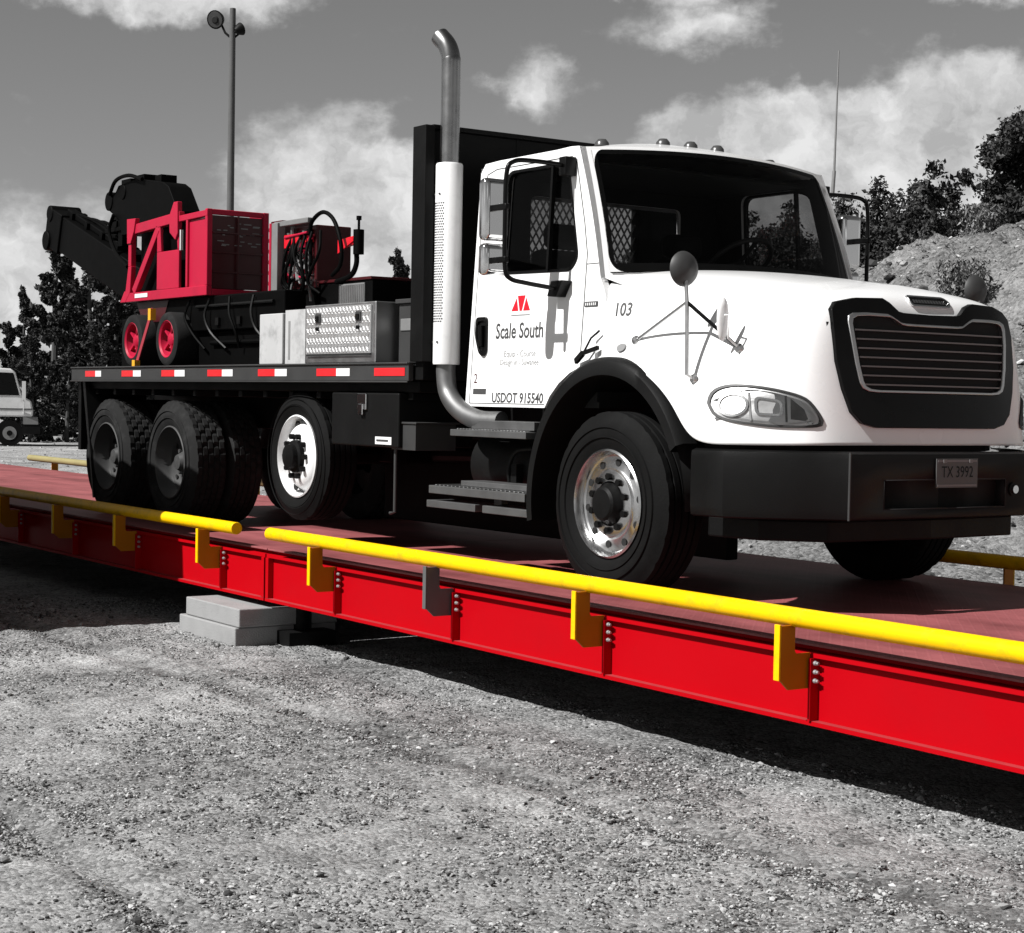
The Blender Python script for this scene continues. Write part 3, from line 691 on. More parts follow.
def wheel(x, y, z, sgn, style, r=.51, tm=None, lugs=False, wdt=.285):
    c = (x, y, z)
    rm = MB(); hb = MB()
    if style == 'front':            # polished alloy, slightly proud hub
        rm.lathe([(.296, .02), (.303, -.004), (.292, -.012), (.283, .004), (.272, .045), (.262, .052), (.20, .040), (.192, .034), (.186, .022), (.178, .018), (.125, .016), (.118, .03)], c, 72, 'y', -sgn)
        holes(rm, c, sgn, .231, 10, .021, .0435, .003, 1, .15)
        hb.lathe([(.118, .03), (.116, .012), (.105, -.004), (.095, -.03), (.080, -.042), (.0, -.044)], c, 40, 'y', -sgn)
        for k in range(10):
            a = 2*math.pi*k/10+.3; p = (x+.150*math.cos(a), z+.150*math.sin(a))
            hb.cyl((p[0], y, p[1]), (p[0], y+sgn*.0, p[1]), .02, 6); hb.cyl((p[0], y-sgn*.02, p[1]), (p[0], y+sgn*.006, p[1]), .020, 6)
        mats = [M['alu'], M['hole']]
    elif style == 'lift':           # white disc wheel, convex
        rm.lathe([(.292, .02), (.300, -.004), (.290, -.010), (.282, .01), (.268, .09), (.255, .085), (.225, .03), (.20, .008), (.17, .0), (.115, .0)], c, 72, 'y', -sgn)
        holes(rm, c, sgn, .235, 5, .03, .042, .008, 1, .6)
        hb.lathe([(.12, .0), (.115, -.03), (.09, -.04), (.085, -.075), (.05, -.085), (0, -.087)], c, 32, 'y', -sgn)
        for k in range(10):
            a = 2*math.pi*k/10; p = (x+.148*math.cos(a), z+.148*math.sin(a)); hb.cyl((p[0], y-sgn*.001, p[1]), (p[0], y+sgn*.035, p[1]), .02, 6)
        mats = [M['rim_white'], M['hole']]
    elif style == 'dual':           # outer wheel of a dual, dished inwards
        rm.lathe([(.296, .02), (.303, -.004), (.292, -.010), (.284, .012), (.276, .10), (.262, .125), (.245, .13), (.20, .155), (.17, .165), (.10, .165)], c, 72, 'y', -sgn)
        holes(rm, c, sgn, .222, 10, .022, .142, .006, 1)
        hb.lathe([(.10, .166), (.09, .12), (.07, .08), (.06, .06), (.0, .055)], c, 32, 'y', -sgn, 0)
        for k in range(10):
            a = 2*math.pi*k/10; p = (x+.148*math.cos(a), z+.148*math.sin(a)); hb.cyl((p[0], y-sgn*.164, p[1]), (p[0], y-sgn*.13, p[1]), .018, 6)
        mats = [M['rim_dark'], M['hole']]
    w_ = rm.build('wheel', mats, TR, smooth=30)
    tyre_mb(c, sgn, r, wdt, lugs).build('tyre', tm or M['tyre'], w_, smooth=25)
    if hb.v: hb.build('hub', M['black'] if style != 'dual' else M['rim_dark'], w_, smooth=30)
    return w_
for s in (-1, 1):
    wheel(0, s*1.16, .51, s, 'front')
    wheel(-3.674, s*1.16, .64, s, 'lift', .462, M['tyre'], False, .26)
    for x in (-5.894, -7.279):
        wheel(x, s*1.17, .51, s, 'dual', .51, M['tyre_dusty'], True)
        # inner wheel of the pair
        c = (x, s*.845, .51); rm = MB(); rm.lathe([(.296, .02), (.28, .03), (.27, .13), (.1, .14)], c, 40, 'y', -s)
        wi = rm.build('wheel', M['rim_dark'], TR, smooth=40); tyre_mb(c, s, .51, .285, True).build('tyre', M['tyre_dusty'], wi, smooth=25)

# ---- chassis
g = MB()
for s in (-1, 1): g.box(-7.9, 1.1, s*.42-.04, s*.42+.04, .80, 1.06)
for x in (-7.7, -6.6, -5.0, -3.6, -2.2, -.6, .9): g.box(x-.04, x+.04, -.38, .38, .84, 1.02)
g.box(-7.9, -2.0, -1.16, 1.16, 1.11, 1.185)
for x in np.arange(-7.6, -2.0, .42): g.box(x-.03, x+.03, -1.14, 1.14, 1.06, 1.11)
for x in (-5.894, -7.279): g.tube([(x, -.86, .51), (x, .86, .51)], .075, 12); g.lathe([(0, -.2), (.16, -.12), (.19, 0), (.16, .12), (0, .2)], (x, 0, .51), 18, 'x')
g.box(-7.0, -6.2, -.62, -.52, .55, .78); g.box(-7.0, -6.2, .52, .62, .55, .78)
g.tube([(-3.674, -.95, .64), (-3.674, .95, .64)], .06, 12); g.box(-3.9, -3.45, -.5, -.35, .6, .85); g.box(-3.9, -3.45, .35, .5, .6, .85)
g.tube([(0, -.9, .48), (0, .9, .48)], .06, 12); g.box(-.6, .6, -.5, -.38, .55, .68); g.box(-.6, .6, .38, .5, .55, .68)
g.box(-.3, 1.0, -.36, .36, .50, 1.1)                                    # engine and sump
g.tube([(-1.6, 0, .7), (-5.9, 0, .6)], .06, 10)
g.build('chassis', M['black'], TR, smooth=30, bevel=.006)
g = MB()
for s in (-1, 1):
    g = MB(); g.prism([(-7.80, 1.18), (-7.74, 1.18), (-7.50, .13), (-7.53, .13)], lambda u, v, h: (u, h, v), s*1.2, s*.62)
    g.build('mud_flap', M['bumper'], TR, smooth=0)
g = MB()                                                                # rear light post and bracket at the bed end
g.box(-7.93, -7.86, -1.19, -1.12, .55, 1.18); g.box(-7.93, -7.86, 1.12, 1.19, .55, 1.18); g.box(-7.93, -7.84, -1.1, 1.1, .55, .66)
g.build('rear_bumper', M['black'], TR, smooth=0, bevel=.005)
g = MB(); g.box(-2.32, -2.02, -1.17, -.86, .735, .905); g.box(-2.34, -2.0, -1.18, -.84, .906, .918)
g.tube([(-2.3, -1.15, .735), (-2.3, -1.15, .32), (-2.36, -1.15, .31)], .012, 8)
g.build('air_tank_box', M['grey_rail'], TR, smooth=0, bevel=.006)
# under-bed tool box
g = MB(); g.box(-3.08, -2.18, -1.205, -.62, .747, 1.105)
tb = g.build('tool_box', M['bumper'], TR, smooth=0, bevel=.01)
g = MB(); g.box(-2.70, -2.58, -1.222, -1.206, .99, 1.10); g.box(-2.67, -2.61, -1.232, -1.223, .955, 1.03); g.build('latch', M['chrome'], tb, smooth=0, bevel=.004)
g = MB(); g.box(-2.47, -2.26, -1.209, -1.206, .765, .815); g.box(-2.45, -2.30, -1.212, -1.2095, .785, .797, 1); g.build('sticker', [M['white_tape'], M['letter']], tb, smooth=0)

# ---- flatbed
g = MB(); g.box(-7.95, -2.0, -1.21, 1.21, 1.19, 1.286)
bed = g.build('bed', M['black'], TR, smooth=0, bevel=.006)
for s in (-1, 1):
    g = MB(); a, b = sorted((s*1.211, s*1.25)); g.box(-7.95, -1.99, a, b, 1.183, 1.305)
    a, b = sorted((s*1.25, s*1.262)); g.box(-7.95, -1.99, a, b, 1.172, 1.1825); g.box(-7.95, -1.99, a, b, 1.292, 1.304)
    sr = g.build('side_rail', M['grey_rail'], bed, smooth=0, bevel=.004)
    y0, y1 = sorted((s*1.2505, s*1.2535))
    t = MB()
    for x0, x1, x2 in ((-7.60, -7.36, -7.22), (-6.75, -6.50, -6.33), (-5.90, -5.64, -5.44), (-5.01, -4.75, -4.56), (-4.13, -3.86, -3.67), (-3.22, -2.94, -2.75)):
        t.box(x0, x1, y0, y1, 1.216, 1.268, 0); t.box(x1+.003, x2, y0, y1, 1.216, 1.268, 1)
    t.box(-2.42, -2.03, y0, y1, 1.216, 1.268, 0)
    t.build('reflective_tape', [M['red_tape'], M['white_tape']], bed, smooth=0)

# ---- headache rack
bk = MB()
def plate_hole(mb, fn, outer, hole, h0, h1):
    o = resample(outer, 64); 
    mb.ring(o, hole, fn, h0, h1)
ph = lambda u, v, h: (h, u, v)
# a wall with a square opening, built from four pieces butted together
bk.box(-1.97, -1.88, -1.21, -.52, 1.19, 2.78); bk.box(-1.97, -1.88, .52, 1.21, 1.19, 2.78); bk.box(-1.97, -1.88, -.519, .519, 1.19, 1.95); bk.box(-1.97, -1.88, -.519, .519, 2.44, 2.78)
for s in (-1, 1): bk.box(-1.985, -1.83, s*1.211-.035, s*1.211+.035, 1.306, 2.80)
bk.box(-1.98, -1.85, -1.175, 1.175, 2.781, 2.81)
rack = bk.build('headache_rack', M['black'], TR, smooth=0, bevel=.005)
g = MB()
for k in range(-15, 34):                      # expanded metal: two crossing families of flat strands
    for s in (-1, 1):
        y = -.52+k*.055
        p0 = (y, 1.95) if s > 0 else (y, 2.44); p1 = (y+.30*1.0, 2.44) if s > 0 else (y+.30, 1.95)
        # clip to the opening
        ya, za = p0; yb, zb = p1
        if yb <= -.518 or ya >= .518: continue
        if ya < -.518: t = (-.518-ya)/(yb-ya); ya, za = -.518, za+(zb-za)*t
        if yb > .518: t = (.518-ya)/(yb-ya); yb, zb = .518, za+(zb-za)*t
        g.bar((-1.925+.006*s, ya, za), (-1.925+.006*s, yb, zb), .008, .010)
g.build('mesh_panel', M['steel'], rack, smooth=0)

# ---- exhaust
EX, EY = -1.76, -1.11
g = MB()
pts = [(EX, EY, 2.50), (EX, EY, 3.12), (EX-.006, EY, 3.22), (EX-.035, EY-.01, 3.30), (EX-.095, EY-.03, 3.365)]
pp = smooth_path(pts, 8); g.tube(pp, .061, 28, caps=False); g.tube(pp, .055, 28, caps=False)
ex = g.build('exhaust_stack', M['stack'], TR, smooth=60)
g = MB(); n = 36
g.lathe([(.083, 1.29), (.086, 1.30), (.086, 2.545), (.081, 2.556), (.062, 2.56)], (EX, EY, 0), 40, 'z')
for iz in range(46):                          # rows of slots punched into the guard, all on one side
    z = 1.56+iz*.0165
    for k in range(7):
        a = R(243+k*9.5+(4.7 if iz % 2 else 0)); cx, cy = EX+.0865*math.cos(a), EY+.0865*math.sin(a)
        tdir = Vector((-math.sin(a), math.cos(a), 0)); nd = Vector((math.cos(a), math.sin(a), 0))
        g.obox((cx, cy, z), (.002, .0085, .0085), Matrix((nd, tdir, Vector((0, 0, 1)))).transposed(), 1)
for z in (1.43, 2.36):
    for k in (230, 285): g.cyl((EX+.085*math.cos(R(k)), EY+.085*math.sin(R(k)), z), (EX+.092*math.cos(R(k)), EY+.092*math.sin(R(k)), z), .007, 8, 1)
g.build('heat_guard', [M['rim_white'], M['letter']], ex, smooth=40)
g = MB(); g.tube(smooth_path([(EX, EY, 1.31), (EX, EY, 1.22), (EX+.04, EY, 1.10), (EX+.18, EY, 1.00), (EX+.36, EY+.02, .945), (EX+.55, EY+.06, .94)], 8), .062, 24)
g.build('exhaust_elbow', M['dull_steel'], ex, smooth=60)
g = MB(); g.box(-1.88, EX-.08, EY-.02, EY+.02, 2.33, 2.38); g.box(-1.88, EX-.08, EY-.02, EY+.02, 1.40, 1.45); g.build('exhaust_bracket', M['steel'], ex, smooth=0)

# ---- steps
for nm, x0, x1, y0, y1, z0, z1 in (('upper', -1.56, -.74, -1.20, -.93, .845, .885), ('lower', -1.80, -.74, -1.20, -.95, .475, .525)):
    g = MB(); g.box(x0, x1, y0, y1, z0, z1)
    for k in range(22):
        x = x0+.05+k*(x1-x0-.1)/21; g.box(x-.008, x+.008, y0+.02, y1-.02, z1+.0005, z1+.007, 1)
    if nm == 'upper': g.box(x0+.15, x1, y0+.06, y1, z1+.008, z1+.06)
    else:
        g.box(x0+.25, x1, y0+.08, y1, z1+.008, z1+.04); g.box(-1.84, -1.28, -1.19, -1.0, .385, .43); g.box(-1.20, -.72, -1.19, -1.0, .385, .43)
        g.box(-1.28, -1.20, -1.05, -1.0, .385, .475)
    g.build('step', [M['tread_grey'], M['steel']], TR, smooth=0, bevel=.005)
g = MB()                                           # tank and air lines behind the steps
g.tube([(-1.75, -.70, .66), (-.75, -.70, .66)], .22, 28); g.box(-1.0, -.90, -.96, -.90, .53, .66); g.box(-1.22, -1.16, -.97, -.92, .53, .68)
g.tube(smooth_path([(-1.25, -.95, .53), (-1.24, -.97, .66), (-1.16, -.97, .76), (-1.05, -.93, .78)], 5), .014, 8)
g.build('fuel_tank', M['bumper'], TR, smooth=40)
g = MB(); g.tube([(-3.0, .78, .66), (-.75, .78, .66)], .30, 28); g.build('fuel_tank', M['bumper'], TR, smooth=40)
g = MB(); g.box(-5.35, -4.2, .6, 1.15, .28, 1.10); g.build('battery_box', M['black'], TR, smooth=0, bevel=.01)
g = MB(); g.box(-5.0, -.72, .36, .46, .08, .8); g.build('underbody_guard', M['black'], TR, smooth=0, bevel=.01)
g = MB(); g.box(-1.84, -.72, 1.0, 1.19, .385, .525); g.box(-1.8, -.74, .95, 1.2, .845, .885); g.build('step', M['tread_grey'], TR, smooth=0, bevel=.005)

# ---- cab body
def side_y(z): return 1.065-.062*(z-1.03)
def WS1(v):
    return (-.285-.29*v+.02*math.sin(math.pi*v), .985-.06*v, 1.775+.78*v)
sideO = [(-1.60, 1.03), (-.745, 1.03), (-.70, 1.10), (-.62, 1.175), (-.52, 1.235), (-.42, 1.27), (-.27, 1.275), (-.22, 1.30), (-.22, 1.66), (-.25, 1.72)]+[(WS1(k/8)[0], WS1(k/8)[2]) for k in range(9)]+[(-.66, 2.56), (-.80, 2.555), (-1.40, 2.552), (-1.555, 2.545), (-1.60, 2.49), (-1.60, 1.8)]
winO = rounded([(-1.30, 1.84), (-.57, 1.825), (-.505, 1.90), (-.655, 2.44), (-.80, 2.475), (-1.30, 2.475)], .07, 5)
def bridge_plate(mb, outer, inner, fn, h0, h1, mi_in=0):
    """plate with one opening: fill between the two outlines"""
    for h, flip in ((h0, 0), (h1, 1)):
        bm = bmesh.new()
        vo = [bm.verts.new((u, v, 0)) for u, v in outer]; vi = [bm.verts.new((u, v, 0)) for u, v in inner]
        es = [bm.edges.new((L[i], L[(i+1) % len(L)])) for L in (vo, vi) for i in range(len(L))]
        bmesh.ops.triangle_fill(bm, use_beauty=True, edges=es); bm.verts.index_update()
        mb.add([fn(v.co.x, v.co.y, h) for v in bm.verts], [tuple(v.index for v in f.verts) for f in bm.faces], mi_in if flip else 0); bm.free()
    for L in (outer, inner):
        n = len(L); mb.add([fn(u, v, h0) for u, v in L]+[fn(u, v, h1) for u, v in L], [(i, (i+1) % n, n+(i+1) % n, n+i) for i in range(n)])
cab = MB()
for s in (-1, 1):
    bridge_plate(cab, sideO, winO, lambda u, v, h: (u, s*(side_y(v)-h), v), 0, .045, 1)
for s in (-1, 1):                                     # pillar return between the side and the windshield edge
    cab.grid([[(WS1(k/8)[0], s*side_y(WS1(k/8)[2]), WS1(k/8)[2]), (WS1(k/8)[0], s*WS1(k/8)[1], WS1(k/8)[2])] for k in range(9)])
# rear wall with a window
backO = [(-1.06, 1.03), (1.06, 1.03), (.975, 2.40), (.972, 2.485), (-.972, 2.485), (-.975, 2.40)]
backW = rounded([(-.62, 1.92), (.62, 1.92), (.62, 2.38), (-.62, 2.38)], .05)
bridge_plate(cab, backO, backW, lambda u, v, h: (-1.595+h, u, v), 0, .04, 1)
# roof
Rw = []
def roof_pt(u, v):                                    # u across -1..1, v back..front 0..1
    x = -1.60+v*1.04
    if v > .9: pass
    e = 1-abs(u)**2.6
    zc = 2.535+.13*math.sin(min(1, .22+v*1.05)*math.pi*.62)
    front = max(0, (v-.74)/.26); zc -= .10*front**2.2
    x += .16*(1-u*u)*front
    return (x, u*.972*(1-.03*front), 2.52+(zc-2.52)*e**.9)
cab.grid([[roof_pt(-1+2*i/20, j/12) for j in range(12)]+[(-.445-.13*(-1+i/10)**2, .925*(-1+i/10), 2.555+.035*(1-(-1+i/10)**2))] for i in range(21)])
# back edge of the roof closed down to the rear wall
cab.grid([[roof_pt(-1+2*i/20, 0), (-1.60, (-1+2*i/20)*.955, 2.36)] for i in range(21)])
# windshield surround
def ws(u, v):
    b = Vector((-.045-.24*u*u, .985*u, 1.775+.03*(1-u*u))); t = Vector((-.445-.13*u*u, .925*u, 2.555+.035*(1-u*u)))
    p = b.lerp(t, v); p.x += .02*math.sin(math.pi*v); return p
us = [-1, -.988, -.970]+[-.945+1.89*i/24 for i in range(25)]+[.970, .988, 1]
vs_ = [0, .035, .07]+[.1+.8*i/8 for i in range(9)]+[.935, .97, 1]
G = [[ws(u, v) for v in vs_] for u in us]
nu, nv = len(us), len(vs_)
def patch(mb, test, off=0.0):
    idxs = {}; V = []; F = []
    def vid(i, j):
        if (i, j) not in idxs: idxs[(i, j)] = len(V); V.append(G[i][j]+Vector((off, 0, off*.6)))
        return idxs[(i, j)]
    for i in range(nu-1):
        for j in range(nv-1):
            if test(i, j): F.append((vid(i, j), vid(i+1, j), vid(i+1, j+1), vid(i, j+1)))
    mb.add(V, F)
ring1 = lambda i, j: i in (0, 1) or i in (nu-2, nu-3) or j in (0,) or j in (nv-2,)
patch(cab, ring1)
# cowl deck in front of the glass and floor of the cab
cab.grid([[(-.27, side_y(1.765)*(-1+2*i/12), 1.765), (-.045-.24*(-1+2*i/12)**2, .985*(-1+2*i/12), 1.775+.03*(1-(-1+2*i/12)**2))] for i in range(13)])
cab.grid([[(-.045-.24*(i/6-1)**2, .985*(i/6-1), 1.775+.03*(1-(i/6-1)**2)), (.16-.2*(i/6-1)**2, .93*(i/6-1), 1.69)] for i in range(13)])
for s in (-1, 1):
    cab.box(-.284, -.14, min(s*.70, s*.90), max(s*.70, s*.90), 1.55, 1.748)
    for vc, sv in ((.968, -1), (.036, 1)):
        uc = s*.976; ru, rv = -s*.075, sv*.13
        arc = [ws(uc+ru*(1-math.sin(t)), vc+rv*(1-math.cos(t)))+Vector((.010, 0, .006)) for t in [math.pi/2*k/8 for k in range(9)]]
        c0 = ws(uc, vc)+Vector((.010, 0, .006)); cab.add([c0]+arc, [(0, k, k+1) for k in range(1, 9)])
cb = cab.build('cab', [M['white'], M['cab_inside']], TR, smooth=38)
g = MB(); g.box(-1.58, -.30, -1.0, 1.0, 1.035, 1.07); g.box(-.40, -.32, -1.0, 1.0, 1.07, 1.74); g.build('floor_pan', M['cab_inside'], cb, smooth=0)
# cab glass
g = MB(); patch(g, lambda i, j: not (i in (0, 1) or i in (nu-2, nu-3) or j == 0 or j == nv-2), .004)
g.build('windshield', M['glass'], TR, smooth=180)
g = MB(); patch(g, lambda i, j: (not (i in (0, 1) or i in (nu-2, nu-3) or j == 0 or j == nv-2)) and (i in (2, nu-4) or j in (1, 2, nv-3)), .007)
g.build('windshield_seal', M['black_gloss'], TR, smooth=180)
for s in (-1, 1):
    g = MB(); fn = lambda u, v, h: (u, s*(side_y(v)-h), v)
    bo = [fn(u, v, .02) for u, v in winO]; g.add(bo, [tuple(range(len(bo)))])
    dw = g.build('side_window', M['glass'], TR, smooth=0)
    g = MB()
    cx = sum(p[0] for p in winO)/len(winO); cz = sum(p[1] for p in winO)/len(winO)
    inner = [(cx+(u-cx)*.955, cz+(v-cz)*.945) for u, v in winO]
    g.ring(winO, inner, fn, -.003, .025); g.bar(fn(-.80, 1.84, .0), fn(-.815, 2.46, .0), .02, .026)
    g.build('window_frame', M['black_gloss'], dw, smooth=30)
g = MB(); g.add([(-1.577, u, v) for u, v in backW], [tuple(range(len(backW)))]); g.build('rear_window', M['glass'], TR, smooth=0)
# interior
ins = MB(); ins.box(-.62, -.22, -.93, .93, 1.45, 1.74); ins.box(-.30, -.10, -.78, .78, 1.62, 1.765); ins.box(-.62, -.42, .28, .74, 1.70, 1.80)
ins.box(-1.55, -.66, -.93, .93, 2.475, 2.50)
ins.build('dashboard', M['cab_inside'], TR, smooth=30, bevel=.03)
for s in (-1, 1):
    g = MB(); g.box(-1.30, -.85, s*.48-.25, s*.48+.25, 1.35, 1.52); g.box(-1.42, -1.26, s*.48-.25, s*.48+.25, 1.50, 2.02); g.box(-1.43, -1.31, s*.48-.15, s*.48+.15, 2.03, 2.19)
    g.box(-1.2, -.95, s*.48-.1, s*.48+.1, 1.07, 1.35)
    g.build('seat', M['seat'], TR, smooth=30, bevel=.05, bseg=3)
g = MB(); c = Vector((-.80, .48, 1.97)); ax = Vector((-.62, 0, .78)).normalized(); e1 = Vector((0, 1, 0)); e2 = ax.cross(e1)
ringp = [c+(e1*math.cos(2*math.pi*k/40)+e2*math.sin(2*math.pi*k/40))*.225 for k in range(41)]
g.tube(ringp, .016, 10, caps=False); g.tube([c, c-ax*.45], .035, 10)
for a in (20, 160, 270): g.tube([c, c+(e1*math.cos(R(a))+e2*math.sin(R(a)))*.22], .014, 8)
g.build('steering_wheel', M['grey_rail'], TR, smooth=60)
# door seams, handle, lettering (near and far side)
for s in (-1, 1):
    fn = lambda u, v, h: (u, s*(side_y(v)+h), v)
    def seam(mb, pts, w=.008):
        for a, b in zip(pts[:-1], pts[1:]):
            d = (Vector(b)-Vector(a)).normalized(); n_ = Vector((-d.y, d.x))*w/2
            mb.prism([(a[0]-n_.x, a[1]-n_.y), (b[0]-n_.x, b[1]-n_.y), (b[0]+n_.x, b[1]+n_.y), (a[0]+n_.x, a[1]+n_.y)], fn, .0005, .0015)
    g = MB(); seam(g, [(-.425, 1.30), (-.425, 1.92), (-.47, 2.10), (-.585, 2.46), (-.64, 2.50)]); seam(g, [(-1.555, 1.05), (-1.555, 2.40), (-1.52, 2.475), (-1.42, 2.50), (-.64, 2.50)], .006)
    seam(g, [(-.425, 1.86), (-.31, 1.86)], .005); seam(g, [(-1.555, 1.05), (-.75, 1.05)], .005)
    door = g.build('door_seam', M['seam'], TR, smooth=0)
    g = MB(); ho = rounded([(-1.525, 1.585), (-1.405, 1.585), (-1.385, 1.37), (-1.42, 1.335), (-1.47, 1.36), (-1.525, 1.47)], .03)
    hi = [(-1.455+(u+1.455)*.72, 1.46+(v-1.46)*.8) for u, v in ho]
    g.ring(ho, hi, fn, .001, .016); g.prism(hi, fn, .0005, .003)
    g.bar(fn(-1.43, 1.40, .018), fn(-1.445, 1.53, .018), .03, .045)
    g.build('door_handle', M['black_gloss'], TR, smooth=30, bevel=.003)
    if s < 0:
        cxl, z0 = -1.058, 1.612
        g = MB()
        for poly in ([(cxl-.040, 1.704), (cxl+.040, 1.704), (cxl+.012, z0), (cxl-.012, z0)], [(cxl-.050, 1.69), (cxl-.026, z0), (cxl-.098, z0)], [(cxl+.050, 1.69), (cxl+.098, z0), (cxl+.026, z0)]):
            g.prism(poly, fn, .0008, .0018, 0)
        g.prism([(cxl-.098, 1.583), (cxl+.098, 1.583), (cxl+.098, 1.590), (cxl-.098, 1.590)], fn, .0008, .0016, 2)
        T = lambda ox, oz: (lambda u, v, h: fn(ox+u, oz+v, h))
        text_mesh(g, 'Scale South', .132, T(cxl, 1.488), .0015, 1, squeeze=.83, bold=.0022)
        text_mesh(g, 'Equip - Course', .055, T(cxl+.02, 1.352), .0015, 2); text_mesh(g, 'Design in - Suwanee', .050, T(cxl+.02, 1.300), .0015, 2)
        text_mesh(g, 'USDOT 915540', .084, T(-1.035, 1.083), .0015, 1, squeeze=.98, bold=.0018)
        g.prism([(-1.52, 1.105), (-1.375, 1.105), (-1.375, 1.14), (-1.52, 1.14)], fn, .0008, .0016, 1)
        text_mesh(g, '2', .085, T(-1.50, 1.20), .0015, 3)
        g.build('door_lettering', [M['logo_red'], M['letter'], M['letter_pale'], M['cart_red_dark']], TR, smooth=0, recalc=False)
        g = MB(); g.prism(rounded([(-.415, 1.613), (-.29, 1.613), (-.29, 1.643), (-.415, 1.643)], .006, 2), fn, .001, .004, 0)
        for k in range(6): g.prism([(-.405+k*.018, 1.620), (-.397+k*.018, 1.620), (-.397+k*.018, 1.636), (-.405+k*.018, 1.636)], fn, .0045, .006, 1)
        g.build('cowl_badge', [M['letter'], M['white_tape']], TR, smooth=0)
# roof marker lamps
for y in (-.68, -.22, 0, .22, .68):
    u = y/.972; p = roof_pt(u, .80); g = MB()
    g.lathe([(0, .036), (.025, .032), (.042, .012), (.045, -.01)], (p[0], p[1], p[2]+.004), 20, 'z')
    g.build('marker_lamp', M['amber'], TR, smooth=60)

# ---- hood
rowsH = [
 [(-.262,-1.068,1.262),(.10,-1.15,1.315),(.40,-1.19,1.205),(.60,-1.195,1.06),(.715,-1.185,.865),(.93,-1.125,.865),(1.13,-.97,.865),(1.275,-.85,.87),(1.35,-.72,.872),(1.39,-.38,.874),(1.40,0,.874)],
 [(-.262,-1.068,1.32),(.10,-1.125,1.36),(.40,-1.155,1.27),(.60,-1.16,1.15),(.73,-1.155,1.0),(.93,-1.10,1.0),(1.12,-.955,1.0),(1.262,-.845,1.0),(1.338,-.715,1.0),(1.378,-.38,1.0),(1.385,0,1.0)],
 [(-.262,-1.055,1.47),(.10,-1.065,1.46),(.40,-1.07,1.41),(.62,-1.065,1.34),(.76,-1.05,1.27),(.94,-1.0,1.225),(1.12,-.94,1.21),(1.245,-.84,1.21),(1.32,-.71,1.21),(1.356,-.38,1.21),(1.355,0,1.21)],
 [(-.262,-1.03,1.68),(.10,-.985,1.645),(.40,-.945,1.60),(.62,-.915,1.56),(.76,-.895,1.53),(.94,-.865,1.50),(1.09,-.86,1.505),(1.21,-.805,1.52),(1.29,-.70,1.54),(1.325,-.37,1.55),(1.31,0,1.54)],
 [(-.262,-.93,1.79),(.10,-.865,1.765),(.40,-.82,1.725),(.62,-.79,1.69),(.76,-.765,1.67),(.92,-.73,1.645),(1.05,-.75,1.645),(1.16,-.71,1.648),(1.235,-.62,1.655),(1.27,-.33,1.663),(1.255,0,1.66)],
 [(-.255,-.62,1.845),(.10,-.57,1.83),(.40,-.54,1.795),(.62,-.51,1.765),(.76,-.48,1.745),(.88,-.43,1.728),(.97,-.37,1.715),(1.02,-.31,1.71),(1.06,-.24,1.712),(1.09,-.12,1.715),(1.09,0,1.715)],
 [(-.25,0,1.87),(.10,0,1.85),(.40,0,1.815),(.58,0,1.79),(.70,0,1.775),(.79,0,1.765),(.86,0,1.757),(.91,0,1.75),(.95,0,1.745),(.985,0,1.74),(1.02,0,1.732)]]
def nose(p):
    t = max(0, min(1, (p[0]-.9)/.35)); return (p[0]-.07*t*t*(3-2*t), p[1], p[2])
rowsH = [[nose(p) for p in row] for row in rowsH]
hd = MB()
full = []
cols = len(rowsH[0])
# near half then far half, sharing the centre line
V = []; idh = {}
def hv(p):
    k = (round(p[0], 4), round(p[1], 4), round(p[2], 4))
    if k not in idh: idh[k] = len(V); V.append(k)
    return idh[k]
F = []
for s in (1, -1):
    for i in range(len(rowsH)-1):
        for j in range(cols-1):
            q = [rowsH[i][j], rowsH[i][j+1], rowsH[i+1][j+1], rowsH[i+1][j]]
            ids = [hv((p[0], p[1]*s, p[2])) for p in q]
            u_ = []
            for a in ids:
                if a not in u_: u_.append(a)
            if len(u_) >= 3: F.append(tuple(u_))
hd.add(V, F); hood = hd.build('hood', M['white'], TR, smooth=180, subsurf=3)
bpy.context.view_layer.update()
dg = bpy.context.evaluated_depsgraph_get(); he = hood.evaluated_get(dg); hme = he.to_mesh()
HB = BVHTree.FromPolygons([v.co.copy() for v in hme.vertices], [tuple(p.vertices) for p in hme.polygons]); he.to_mesh_clear()
q = hood.modifiers.new('thickness', 'SOLIDIFY'); q.thickness = .012; q.offset = -1
def on_hood(o, d):
    h = HB.ray_cast(Vector(o), Vector(d).normalized())
    return h[0] if h[0] is not None else None
def side_hit(x, z, s=-1):            # straight in from the side
    p = on_hood((x, s*3, z), (0, -s, 0)); return p if p is not None else Vector((x, s*1.05, z))
def front_hit(y, z):
    p = on_hood((4, y, z), (-1, 0, 0)); return p if p is not None else Vector((1.3, y, z))
def diag_hit(s, h, z):               # along the diagonal through the headlamp
    nd = Vector((.6, s*.8, 0)); hdv = Vector((.8, -s*.6, 0)); o = Vector((1.05, s*1.0, 0))+hdv*h+Vector((0, 0, z))
    p = on_hood(o+nd*2, -nd); return p if p is not None else o
